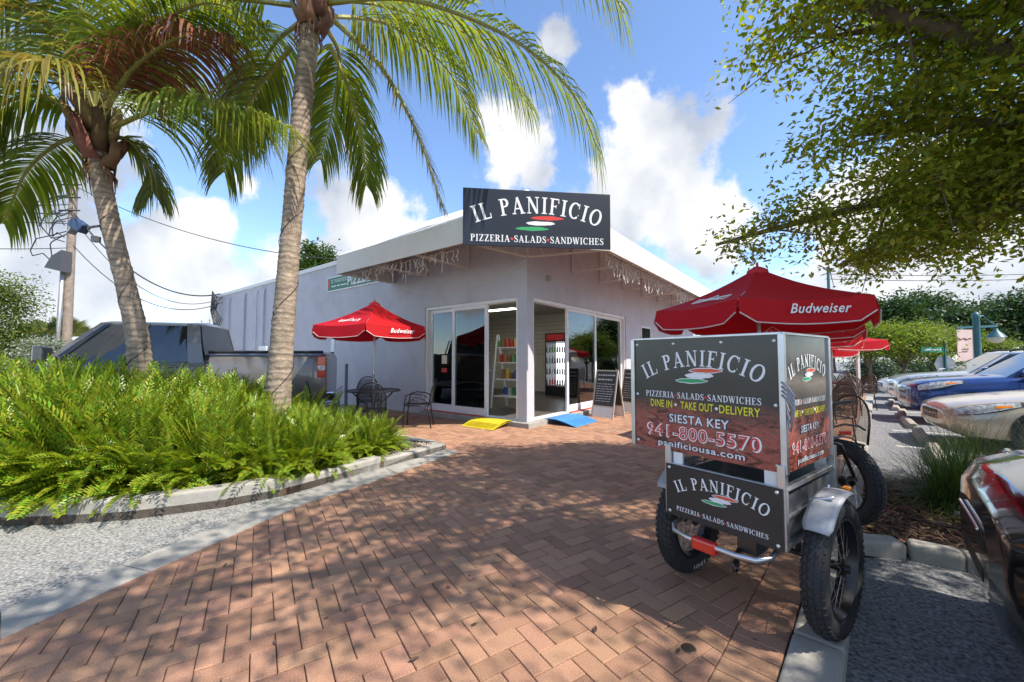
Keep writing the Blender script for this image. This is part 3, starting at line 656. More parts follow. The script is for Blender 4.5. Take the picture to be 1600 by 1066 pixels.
m = MB(); m.box((0, -.352, 1.95), (.66, .01, .2)); m.build('header_panel', mat('cooler_red', (.5, .03, .03), .4), CL)
m = MB(); m.box((0, .3, 1.05), (.7, .01, 1.45)); m.build('light_panel', mat('cooler_light', (.85, .9, 1), .5, emit=1.0), CL)
for i in range(4):
    z = .34+i*.37; m = MB(); m.box((0, 0, z), (.7, .58, .015)); m.build('shelf', WHT, CL)
    for k in range(7):
        a = math.atan2(U.y, U.x); lx, ly = -.29+k*.097, .2; bottle('drink_bottle', CL.location+V(lx*math.cos(a)-ly*math.sin(a), lx*math.sin(a)+ly*math.cos(a), z+.008), .26, .033, rr.choice([goods[0], goods[5], goods[3], mat('cola', (.03, .012, .01), .15), goods[2]]), 'bottle standing on a lit cooler shelf inside the shop', 'bottles in the drinks cooler')
RK = thing('bottle_rack', 'dark shelf rack of wine bottles against the back wall of the shop', 'shelf', B(1.2, 5.9, FZ), math.atan2(U.y, U.x))
m = MB()
for sx in (-.8, .8): m = MB(); m.box((sx, 0, .95), (.04, .4, 1.9)); m.build('side_panel', DK, RK)
for i in range(4):
    z = .3+i*.42; m = MB(); m.box((0, 0, z), (1.56, .38, .025)); m.build('shelf_board', WHT, RK)
    for k in range(11):
        a = math.atan2(U.y, U.x); lx, ly = -.7+k*.14, -.08; bottle('wine_bottle', RK.location+V(lx*math.cos(a)-ly*math.sin(a), lx*math.sin(a)+ly*math.cos(a), z+.0125), .3, .037, rr.choice([mat('wine_green', (.02, .05, .02), .1), mat('wine_dark', (.03, .01, .012), .1), goods[2]]), 'dark wine bottle standing on the rack at the back wall', 'bottles on the wine rack')
for k, (s, t) in enumerate(((.95, 3.6), (1.35, 4.1))):
    o = thing('bar_stool', 'pale wooden bar stool with round seat inside the front doorway', 'stool', B(s, t, FZ), group='wooden bar stools'); m = MB(); m.lathe([(0, .70), (.16, .70), (.165, .715), (.16, .735), (0, .735)], 20); m.build('seat', WOOD, o, smooth=40)
    for q in range(4):
        a = q*math.pi/2+.6; m = MB(); m.tube([(.2*math.cos(a), .2*math.sin(a), 0), (.12*math.cos(a), .12*math.sin(a), .7)], .017, 8); m.build('leg', WOOD, o, smooth=True)
    m = MB(); m.tube([(.17*math.cos(a), .17*math.sin(a), .28) for a in [q*math.pi/2+.6 for q in range(4)]], .01, 6, closed=True); m.build('foot_rail', WOOD, o)
m = MB(); m.box((0, 0, 0), (.3, .02, .42)); o = m.build('wall_menu', mat('menu_dark', (.08, .02, .015), .4)); o.location = B(3.0, 6.17, 2.05); o.rotation_euler = (0, 0, math.atan2(U.y, U.x)); tag(o, 'small dark framed menu hanging on the shop back wall', 'menu')
AC = thing('ceiling_air_unit', 'white box air handler hung under the shop ceiling', 'air unit', B(.9, 4.6, 2.62)); m = MB(); m.box((0, 0, .19), (.9, .5, .38), Matrix.Rotation(math.atan2(U.y, U.x), 3, 'Z')); m.build('housing', WHT, AC, bevel=.02)
for k, (s, t) in enumerate(((1.9, 2.2), (1.2, 4.0), (3.6, 3.6))):
    o = thing('added_ceiling_light', 'added glowing ceiling panel brightening the shop interior', 'ceiling light', B(s, t, 2.93), RM0, 'added ceiling lights in the shop'); m = MB(); m.box((0, 0, .035), (1.25, .34, .07)); m.build('housing', WHT, o, bevel=.006); m = MB(); m.box((0, 0, -.006), (1.18, .28, .012)); m.build('diffuser', mat('added_panel_light', (1, .93, .8), .5, emit=3.0), o)  # guessed panels, added to brighten the dark shop interior
# neon in the side door
NE = thing('neon_sign', 'lit neon bottle sign with sunburst rays behind the sliding side door glass', 'neon sign', B(1.58, .2, 1.55)); nf = lambda x, y: B(1.6-x, .2, 1.9+y)
def neon(name, col, lines, r_=.008, st=2.2):
    m = MB()
    for l in lines: m.tube([nf(*q) for q in l], r_, 6)
    m.build(name, mat('neon_'+name, col, .5, emit=st), NE, world=NE.location)
neon('outline_tube', (.9, .95, 1), [[(-.12, -.32), (-.12, .3), (-.09, .36), (.09, .36), (.12, .3), (.12, -.32), (.09, -.36), (-.09, -.36), (-.12, -.32)], [(-.08, .2), (.08, .2)], [(-.08, .08), (.08, .1)], [(-.08, -.04), (.08, -.02)], [(-.08, -.16), (.08, -.14)]], .013, 3)
neon('ray_tube', (1, .45, .15), [[(-.15-.02*(i % 2), .0+i*.055-.2), (-.3, .0+(i-4)*.1)] for i in range(9)], .012, 3)
neon('blue_script', (.08, .15, 1), [[(-.2+.03*i, -.46+.02*math.sin(i*1.7)) for i in range(14)], [(-.2+.03*i, -.54+.015*math.sin(i*2.1)) for i in range(14)]], .011)
m = MB(); m.tube([nf(0, .36), nf(0, .55)], .003, 4); m.tube([nf(0, -.36), nf(0, -.44)], .004, 4); m.tube([nf(-.15, -.2), nf(-.12, -.2)], .004, 4); m.tube([nf(0, -.44), nf(0, -.55)], .004, 4); m.build('hanger', IRON, NE, world=NE.location)
# chalk boards on the pavement
def sandwich(c, yaw, label):
    o = thing('sandwich_board', label, 'board', c, yaw); ALF = mat('board_frame', (.5, .44, .36), .5, var=.1); w, h, l = .56, 1.08, .24
    for sg in (-1, 1):
        m = MB(); a = lambda x, z: V(x, sg*l*(1-z/h), z)
        for x in (-w/2, w/2): m.beam(a(x, 0), a(x, h), .03, .02, up=(0, 1, 0))
        for z in (.26, h-.015): m.beam(a(-w/2, z), a(w/2, z), .02, .03)
        m.build('frame', ALF, o)
        m = MB(); n_ = V(0, sg, .22)*.004; m.hexa([a(-w/2+.015, .27)-n_, a(w/2-.015, .27)-n_, a(w/2-.015, .27)+n_, a(-w/2+.015, .27)+n_, a(-w/2+.015, h-.02)-n_, a(w/2-.015, h-.02)-n_, a(w/2-.015, h-.02)+n_, a(-w/2+.015, h-.02)+n_])
        pn = m.build('chalk_panel', mat('chalkboard', (.05, .05, .055), .7, var=.3, vscale=5), o)
        m = MB(); m.hexa([a(-w/2+.015, .02)-n_, a(w/2-.015, .02)-n_, a(w/2-.015, .02)+n_, a(-w/2+.015, .02)+n_, a(-w/2+.015, .25)-n_, a(w/2-.015, .25)-n_, a(w/2-.015, .25)+n_, a(-w/2+.015, .25)+n_]); m.build('foot_panel', WHITEP, o)
        m = MB(); r = random.Random(4); z = h-.12
        while z > .33:
            x = -w/2+.06
            while x < w/2-.1:
                ln = r.uniform(.03, .09); q = [a(x, z)+n_*2.2*V(1, 1, 1).x, a(min(x+ln, w/2-.05), z)+n_*2.2]; m.beam(q[0], q[1], .003, .012 if z < h-.3 else .03, up=(0, 0, 1)); x += ln+.02
            z -= .055 if z < h-.3 else .1
        tag(m.build('chalk_writing', mat('chalk', (.6, .6, .58), .9), pn), kind='stuff')
sandwich(V(2.2, 9.2, 0), R(-48), 'chalk sandwich board standing before the front sliding door')
sandwich(V(3.05, 10.0, 0), R(-60), 'chalk sandwich board farther along the front wall past the doors')
# things fixed to the side wall
GREYM = mat('painted_conduit', (.4, .4, .47), .6, var=.1)
for k, (s, w) in enumerate(((11.6, .014), (12.6, .03), (13.3, .016), (14.6, .035), (16.4, .025))):
    m = MB(); m.tube([B(s, -.06, .3), B(s, -.06, ZP-.3), B(s, .02, ZP-.1)], w, 8); o = m.build('wall_conduit', GREYM, smooth=40); tag(o, ('thin painted conduit pipe on the lavender side wall' if w < .02 else 'thick painted downpipe on the lavender side wall'), 'pipe', 'conduits on the side wall')
def wallbox(s, z, w, h, d, name, label, mt, cat):
    o = thing(name, label, cat, B(s, -d/2-.002, z-h/2)); m = MB(); m.box((0, 0, h/2), (w, d, h), Matrix.Rotation(math.atan2(U.y, U.x), 3, 'Z')); m.build('housing', mt, o, bevel=.01)
    m = MB(); m.box(-VV*(d/2+.006)+V(0, 0, h*.55), (w*.75, .012, h*.6), Matrix.Rotation(math.atan2(U.y, U.x), 3, 'Z')); m.build('cover', mt, o, bevel=.004)
wallbox(11.2, 1.45, .5, .7, .2, 'meter_box', 'painted electric meter box low on the side wall', GREYM, 'meter box')
wallbox(12.0, 1.6, .7, .4, .3, 'utility_cabinet', 'white utility cabinet beside the meter box on the side wall', WHITEP, 'cabinet')
wallbox(7.4, 1.62, .24, .62, .012, 'notice_plate', 'tall white notice plate on the side wall behind the patio umbrella', WHITEP, 'notice')
m = MB(); m.lathe([(.045, -.02), (.045, 1.15), (.03, 1.2), (0, 1.2)], 12, B(6.0, -.35)); o = m.build('pipe_bollard', mat('bollard_grey', (.18, .2, .26), .6, var=.1), smooth=40); tag(o, 'slim grey pipe bollard standing by the side wall', 'bollard')
RT = thing('rooftop_unit', 'white metal air conditioner standing on the restaurant roof behind the awning', 'air conditioner', B(5.3, 1.6, 3.7)); m = MB(); m.box((0, 0, .75), (1.5, 1.2, 1.5), Matrix.Rotation(math.atan2(U.y, U.x), 3, 'Z')); m.build('housing', mat('hvac_white', (.62, .65, .7), .45, var=.06), RT, bevel=.02)
m = MB(); m.lathe([(.4, 1.5), (.4, 1.56), (.33, 1.58), (0, 1.58)], 20); m.build('fan_guard', mat('fan_dark', (.1, .1, .1), .5), RT)
RM = math.atan2(U.y, U.x)
m = MB(); c = B(0, 6.8, 2.2)
bb8(m, -.03, .02, 6.3, 7.2, 1.5, 2.4); o = m.build('front_window', WHITEP, BLD, world=C0); m = MB(); bb8(m, -.036, -.03, 6.36, 7.14, 1.56, 2.34); m.build('pane', mat('dark_pane', (.02, .025, .03), .05), o, world=C0)
m = MB(); m.box((0, 0, .06), (.09, .07, .13)); o = m.build('wall_sensor', mat('sensor', (.35, .33, .32), .5), bevel=.01); o.location = B(-.04, .75, 3.0); o.rotation_euler = (0, 0, RM); tag(o, 'small grey sensor box on the wall above the front doors', 'sensor')
# ---------------------------------------------------------------- cargo tricycle with sign box
TA = V(1.364, 2.30, .0); TRZ = math.atan2(.595, .804)
TK = thing('cargo_tricycle', 'fat tyred cargo tricycle carrying a printed pizzeria sign box', 'tricycle', TA, TRZ)
BOXD = mat('panel_dark', (.02, .02, .021), .42, var=.3, vscale=2.5)
def photo_panel():
    m = bpy.data.materials.new('pizza_print'); m.use_nodes = True; nt = m.node_tree; N = nt.nodes.new; L = nt.links.new; b = nt.nodes['Principled BSDF']; b.inputs['Roughness'].default_value = .22
    tc = N('ShaderNodeTexCoord'); sp = N('ShaderNodeSeparateXYZ'); L(tc.outputs['Object'], sp.inputs[0])
    n1 = N('ShaderNodeTexNoise'); n1.inputs['Scale'].default_value = 13; n1.inputs['Detail'].default_value = 7; n1.inputs['Roughness'].default_value = .7; n1.inputs['Distortion'].default_value = 1.2
    mp = N('ShaderNodeMapping'); mp.inputs['Scale'].default_value = (1, .55, 1.9); L(tc.outputs['Object'], mp.inputs[0]); L(mp.outputs[0], n1.inputs[0])
    cr = N('ShaderNodeValToRGB'); L(n1.outputs['Fac'], cr.inputs[0]); e = cr.color_ramp.elements
    e[0].position = .3; e[0].color = (.02, .008, .006, 1); e[1].position = .75; e[1].color = (.62, .48, .4, 1)
    for p_, c_ in ((.42, (.11, .03, .022, 1)), (.52, (.38, .09, .07, 1)), (.6, (.13, .06, .035, 1))): q = e.new(p_); q.color = c_
    v = N('ShaderNodeTexNoise'); v.inputs['Scale'].default_value = 4; v.inputs['Detail'].default_value = 5; L(tc.outputs['Object'], v.inputs[0])
    ad = N('ShaderNodeMath'); ad.operation = 'MULTIPLY_ADD'; L(v.outputs['Fac'], ad.inputs[0]); ad.inputs[1].default_value = .14; L(sp.outputs['Z'], ad.inputs[2])
    mr = N('ShaderNodeMapRange'); L(ad.outputs[0], mr.inputs[0]); mr.inputs[1].default_value = 1.09; mr.inputs[2].default_value = 1.19
    dk = N('ShaderNodeTexNoise'); dk.inputs['Scale'].default_value = 3; L(tc.outputs['Object'], dk.inputs[0]); cd = N('ShaderNodeValToRGB'); L(dk.outputs['Fac'], cd.inputs[0]); cd.color_ramp.elements[0].color = (.012, .012, .012, 1); cd.color_ramp.elements[1].color = (.055, .05, .045, 1)
    mx = N('ShaderNodeMix'); mx.data_type = 'RGBA'; L(mr.outputs[0], mx.inputs[0]); L(cr.outputs[0], mx.inputs[6]); L(cd.outputs[0], mx.inputs[7]); L(mx.outputs[2], b.inputs['Base Color'])
    return m
PIZ = photo_panel()
x0, x1, y0, y1, z0, z1 = -.356, .274, -.296, .524, .82, 1.463
SB = MB(); SB.box(((x0+x1)/2, (y0+y1)/2, (z0+z1)/2), (x1-x0-.012, y1-y0-.012, z1-z0-.004)); sbo = SB.build('sign_box', mat('box_inner', (.2, .2, .2), .5), TK)
m = MB(); m.box((x0, (y0+y1)/2, (z0+z1)/2), (.006, y1-y0-.02, z1-z0)); rp = m.build('rear_panel', PIZ, sbo)
m = MB(); m.box(((x0+x1)/2, y0, (z0+z1)/2), (x1-x0-.02, .006, z1-z0)); sp_ = m.build('side_panel', PIZ, sbo)
m = MB(); m.box(((x0+x1)/2, y1, (z0+z1)/2), (x1-x0-.02, .006, z1-z0)); m.build('side_panel', PIZ, sbo); m = MB(); m.box((x1, (y0+y1)/2, (z0+z1)/2), (.006, y1-y0-.02, z1-z0)); m.build('front_panel', PIZ, sbo)
m = MB()
for x in (x0, x1):
    for y in (y0, y1): m.box((x, y, (z0+z1)/2), (.026, .026, z1-z0+.004))
for x in (x0, x1): m.box((x, (y0+y1)/2, z1+.004), (.02, y1-y0, .012))
for y in (y0, y1): m.box(((x0+x1)/2, y, z1+.004), (x1-x0, .02, .012))
m.build('corner_trim', ALU, sbo, bevel=.002)
def prints(par, c, r, n, w):
    fr = lambda x, y, l=0: c+r*x+V(0, 0, y)+n*(l+.0042)
    brand_print(par, fr, w*.80, .165, 1.02)
    words(par, fr, w*.80, -.018, .034*w/.8, None)
    m = MB(); sans(m, 'DINE IN', fr, -w*.272, -.075, w*.175, .042*w/.82, 0, .012); sans(m, 'TAKE OUT', fr, -w*.005, -.075, w*.23, .042*w/.82, 0, .012); sans(m, 'DELIVERY', fr, w*.27, -.075, w*.245, .042*w/.82, 0, .012)
    tag(m.build('yellow_lettering', PRY, par, recalc=False), kind='stuff'); m = MB()
    for xc in (-w*.158, w*.13): m.add([fr(xc+.008*math.cos(q*.524), -.055+.008*math.sin(q*.524), .001) for q in range(12)], [tuple(range(12))], 1)
    tag(m.build('bullet_dots', [PRY, PRW], par, recalc=False), kind='stuff')
    m = MB(); s = w/.82
    sans(m, 'SIESTA KEY', fr, 0, -.157, .36*s, .05*s, 1, .055, .0008); sans(m, 'SIESTA KEY', fr, 0, -.155, .34*s, .046*s, 0, .012, .0016)
    sans(m, '941-800-5570', fr, 0, -.244, .65*s, .069*s, 0, .038, .0008); sans(m, '941-800-5570', fr, 0, -.242, .63*s, .066*s, 2, .0, .0016)
    sans(m, 'panificiousa.com', fr, 0, -.297, .50*s, .036*s, 1, .05, .0022); sans(m, 'panificiousa.com', fr, 0, -.296, .49*s, .034*s, 0, .012, .003)
    m.build('contact_lettering', [PRW, PRN, PRR], par, recalc=False)
prints(rp, V(x0, (y0+y1)/2, (z0+z1)/2), V(0, -1, 0), V(-1, 0, 0), .80)
prints(sp_, V((x0+x1)/2, y0, (z0+z1)/2), V(1, 0, 0), V(0, -1, 0), .60)
SCR = mat('screw_head', (.7, .7, .7), .3, .8)
def screws(par, pts, n):
    for p in pts: m = MB(); m.lathe([(0, .006), (.005, .0055), (.009, .003), (.0095, 0)], 10, Vector(p)+Vector(n)*.003, n); m.build('screw', SCR, par, smooth=True)
screws(rp, [(x0, y, z) for z, ys in ((z1-.03, (y0+.03, -.02, .25, y1-.03)), (1.13, (y0+.03, y1-.03)), (z0+.03, (y0+.03, y1-.03))) for y in ys], (-1, 0, 0))
# cargo tray
ty = .285; tx0, tx1 = -.36, .34; tz0, tz1 = .475, .745
SHEET = mat('tray_sheet', (.33, .34, .35), .35, .85, var=.15, vscale=7)
m = MB(); m.box(((tx0+tx1)/2, 0, tz0+.006), (tx1-tx0, 2*ty, .012)); 
for y in (-ty+.012, ty-.012): m.box(((tx0+tx1)/2, y, (tz0+tz1)/2-.02), (tx1-tx0-.03, .006, tz1-tz0-.05))
m.box((tx1-.01, 0, (tz0+tz1)/2), (.006, 2*ty-.03, tz1-tz0)); m.box((tx0+.012, 0, (tz0+tz1)/2), (.006, 2*ty-.03, tz1-tz0-.03)); tr = m.build('cargo_tray', SHEET, TK)
m = MB()
for y in (-ty, ty):
    for x in (tx0, tx1): m.box((x, y, (tz0+.86)/2 if x < 0 else (tz0+.86)/2), (.035, .035, .86-tz0))
    m.beam((tx0, y, tz1), (tx1, y, tz1), .024, .024); m.beam((tx0, y, tz0+.01), (tx1, y, tz0+.01), .024, .024); m.beam((tx0, y, .61), (tx1, y, .61), .016, .016)
m.beam((tx0, -ty, tz1), (tx0, ty, tz1), .024, .024); m.beam((tx1, -ty, tz1), (tx1, ty, tz1), .024, .024); m.build('tray_frame', ALU, TK, bevel=.003)
m = MB(); 
for y in (-.235, .235):
    for x in (tx0+.01, tx1-.02): m = MB(); m.box((x, y, .775), (.012, .055, .115)); m.build('box_post', WHITEP, TK)
m = MB(); m.box((tx0-.022, 0, (tz0+tz1)/2+.003), (.005, 2*ty+.015, tz1-tz0+.01)); tp = m.build('tail_panel', BOXD, TK)
frt = lambda x, y, l=0: V(tx0-.0252-l, -x, (tz0+tz1)/2+.003+y)
brand_print(tp, frt, .45, .045, 1.1); words(tp, frt, .46, -.105, .023, None)
screws(tp, [(tx0-.024, y, z) for y in (-.27, .27) for z in (tz0+.02, tz1-.01)], (-1, 0, 0))
# chassis
m = MB(); zb = .43; m.tube([(-.2, .24, zb+.03), (-.40, .24, zb), (-.46, .2, zb-.005), (-.475, .12, zb-.01), (-.475, -.12, zb-.01), (-.46, -.2, zb-.005), (-.40, -.24, zb), (-.2, -.24, zb+.03)], .013, 8); m.build('rear_bumper', ALU, TK, smooth=True)
m = MB(); m.tube([(0, -.37, .335), (0, .37, .335)], .014, 8); m.tube([(.12, -.22, .44), (-.3, -.22, .45)], .014, 8); m.tube([(.12, .22, .44), (-.3, .22, .45)], .014, 8)
for y in (-.22, .22): m.tube([(0, y, .335), (0, y, .475)], .014, 8); m.tube([(-.26, y, .45), (-.3, y, .475)], .012, 6)
m.tube([(.0, 0, .335), (.5, 0, .36), (1.0, 0, .55), (1.32, 0, .84)], .022, 10); m.tube([(.5, 0, .36), (.62, 0, .78)], .017, 8); m.tube([(.58, 0, .66), (1.28, 0, .8)], .015, 8); m.tube([(1.3, 0, .9), (1.37, 0, .72)], .024, 10); m.build('frame', mat('frame_black', (.02, .02, .022), .35), TK, smooth=True)
m = MB(); m.box((-.47, .03, .41), (.045, .125, .06)); m.build('tail_light', mat('lamp_red', (.55, .015, .01), .2, coat=.6), TK, bevel=.012, seg=3)
m = MB(); m.box((0, 0, .33), (.16, .1, .12)); m.lathe([(.06, -.05), (.075, 0), (.06, .05)], 20, (.05, .02, .335), (0, 1, 0)); m.tube([(.02, .05, .29), (-.14, .03, .27), (-.2, .0, .24)], .012, 6); m.lathe([(.03, -.008), (.03, .008)], 12, (-.17, .02, .22), (0, 1, 0)); m.build('gear_hub', mat('gear_metal', (.08, .08, .085), .35, .8), TK)
m = MB(); m.lathe([(.05, .86), (.13, .865), (.14, .89), (.1, .92), (0, .93)], 18, (.6, 0, 0)); m.tube([(.62, 0, .78), (.61, 0, .88)], .015, 8); m.build('saddle', BLACKP, TK, smooth=40)
CR = mat('crank_metal', (.3, .3, .3), .3, .9); m = MB(); m.lathe([(.0, -.004), (.085, -.004), (.085, .004), (0, .004)], 24, (.55, -.05, .33), (0, 1, 0)); m.beam((.55, -.07, .33), (.63, -.07, .2), .02, .015); m.box((.63, -.12, .2), (.09, .09, .02)); m.beam((.55, .07, .33), (.47, .07, .46), .02, .015); m.box((.47, .12, .46), (.09, .09, .02)); m.build('crank', CR, TK)
def wheel(parent, name, loc, rz, text_side=0, side=1):
    w = bpy.data.objects.new(name, None); COL.objects.link(w); w.parent = parent; w.location = loc; w.rotation_euler = (0, 0, rz); w.empty_display_size = .1
    m = MB(); prof = []
    for i in range(17):
        a = math.pi*2*i/16; rr_ = .272+.056*math.cos(a); zz = .052*math.sin(a); prof.append((rr_, zz))
    m.lathe(prof, 48, ax=(0, 1, 0)); m.build('tyre', RUBBER, w, smooth=True)
    m = MB(); n_ = 54
    for q in range(n_):
        a = 2*math.pi*q/n_
        for j, off in enumerate((-.04, -.022, 0, .022, .04)):
            a2 = a+(.0 if j % 2 else math.pi/n_); rr_ = .272+.056*math.sqrt(max(0, 1-(off/.052)**2))+.001
            c = V(rr_*math.cos(a2), off, rr_*math.sin(a2)); M_ = Matrix.Rotation(-a2, 3, 'Y') @ Matrix.Rotation((.5 if j < 2 else -.5 if j > 2 else 0), 3, 'X') @ Matrix.Rotation(off*9, 3, 'Z')
            m.box(c, (.007, .015, .021), Matrix.Rotation(-a2, 3, 'Y') @ Matrix.Rotation(off*10, 3, 'Z'))
    m.build('tread', RUBBER, w)
    m = MB(); m.lathe([(.222, -.042), (.232, -.042), (.236, -.03), (.222, -.02), (.215, 0), (.222, .02), (.236, .03), (.232, .042), (.222, .042), (.206, 0)], 48, ax=(0, 1, 0), closed=True); m.build('rim', mat('rim_black', (.02, .02, .022), .3, .3), w, smooth=40)
    m = MB(); m.lathe([(0, -.06), (.02, -.06), (.022, -.045), (.042, -.04), (.042, -.03), (.02, -.025), (.02, .025), (.042, .03), (.042, .04), (.022, .045), (.02, .06), (0, .06)], 18, ax=(0, 1, 0)); m.build('hub', mat('hub_black', (.03, .03, .03), .3, .6), w, smooth=40)
    m = MB()
    for q in range(32):
        a = 2*math.pi*q/32; a2 = a+(.55 if q % 4 < 2 else -.55); y = .035 if q % 2 else -.035; m.tube([(.04*math.cos(a2), y, .04*math.sin(a2)), (.22*math.cos(a), y*.2, .22*math.sin(a))], .0016, 4, cap=False)
    m.build('spokes', STEEL, w)
    m = MB(); m.box((.15, 0, .03), (.05, .012, .02)); m.build('reflector', mat('amber', (.75, .25, .01), .25), w, bevel=.003)
    if text_side:
        m = MB(); tx = 'KENDA'
        for sgn in (1, -1):
            for i, ch in enumerate(tx):
                th = -math.pi/2+sgn*0+(i-2)*.105*text_side+(0 if sgn > 0 else math.pi); c = V(.282*math.cos(th), text_side*.0535, .282*math.sin(th))
                tdir = V(-math.sin(th), 0, math.cos(th))*text_side; udir = V(-math.cos(th), 0, -math.sin(th))
                if sgn: sans(m, ch, lambda x, y, l, c=c, t=tdir, u_=udir: c+t*x-u_*(-y)*1+V(0, text_side*l, 0)*0, 0, -.011, .02, .024, bold=.02, lift=0)
        m.build('tyre_lettering', PRW, w, recalc=False)
    return w
wr = wheel(TK, 'rear_wheel', (0, -.37, .335), 0); wl = wheel(TK, 'rear_wheel', (0, .37, .335), 0, -1)
wr.rotation_euler = (0, R(40), 0)
fw = wheel(TK, 'front_wheel', (1.75, 0, .335), R(53.5)-0.02)
FEN = mat('fender_metal', (.36, .37, .40), .55, .25, var=.18)
def fender(name, c, a0, a1, rz=0, wd=.12, rad=.365):
    m = MB(); rows = []
    for i in range(15):
        a = R(a0+(a1-a0)*i/14); e = .0 if 0 < i < 14 else .012; row = []
        for j in range(7):
            y = (j/6-.5)*(wd-2*e); rr_ = rad-.010*(2*abs(j/6-.5))**3; row.append(V(rr_*math.cos(a), y, rr_*math.sin(a)))
        rows.append(row)
    m.grid(rows); o = m.build(name, FEN, TK, smooth=True); o.location = c; o.rotation_euler = (0, 0, rz); sd = o.modifiers.new('s', 'SOLIDIFY'); sd.thickness = .003; return o
for y in (-.38, .38):
    f = fender('rear_fender', (0, y, .335), 68, 140)
    m = MB(); s_ = 1 if y < 0 else -1; m.tube([(-.12, s_*.09, .2), (-.12, s_*.06, .33), (-.12, -.03*s_, .36)], .008, 6); m.tube([(.1, s_*.09, .2), (.1, s_*.05, .36)], .008, 6); m.build('stay', ALU, f, smooth=True)
    m = MB(); m.box((.19, 0, .335), (.05, .03, .02)); m.build('reflector', MC['amber'], f, bevel=.004)
ff = fender('front_fender', (1.75, 0, .335), 5, 88, R(53.5)-.02); m = MB(); m.box((0, 0, .395), (.02, .09, .03)); m.build('reflector', MC['lamp_red'], ff, bevel=.004)
m = MB(); ca = math.cos(R(53.5)); sa = math.sin(R(53.5))
for s_ in (-1, 1): m.tube([(1.38, 0, .7), (1.38-sa*.075*s_, ca*.075*s_, .68), (1.75-sa*.075*s_, ca*.075*s_, .335)], .014, 8)
m.build('fork', MC['frame_black'], TK, smooth=True)
m = MB(); m.tube([(1.3, 0, .9), (1.28, 0, 1.0)], .014, 8); m.tube([(1.28-sa*.2, ca*.2, 1.02), (1.28, 0, 1.0), (1.28+sa*.2, -ca*.2, 1.02)], .013, 8); m.build('handlebar', MC['frame_black'], TK, smooth=True)
m = MB(); r = random.Random(2)
for k in range(4):
    p = V(x0-.01, y0+.0, 1.24-.02*k); m.tube([p, p+V(-.02, -.03, -.02), p+V(-.01, -.05, -.06), p+V(.0, -.03, -.1-.02*k), p+V(.01, 0, -.06)], .006, 6)
m.build('tie_strap', mat('strap_grey', (.25, .25, .28), .7), TK, smooth=True)
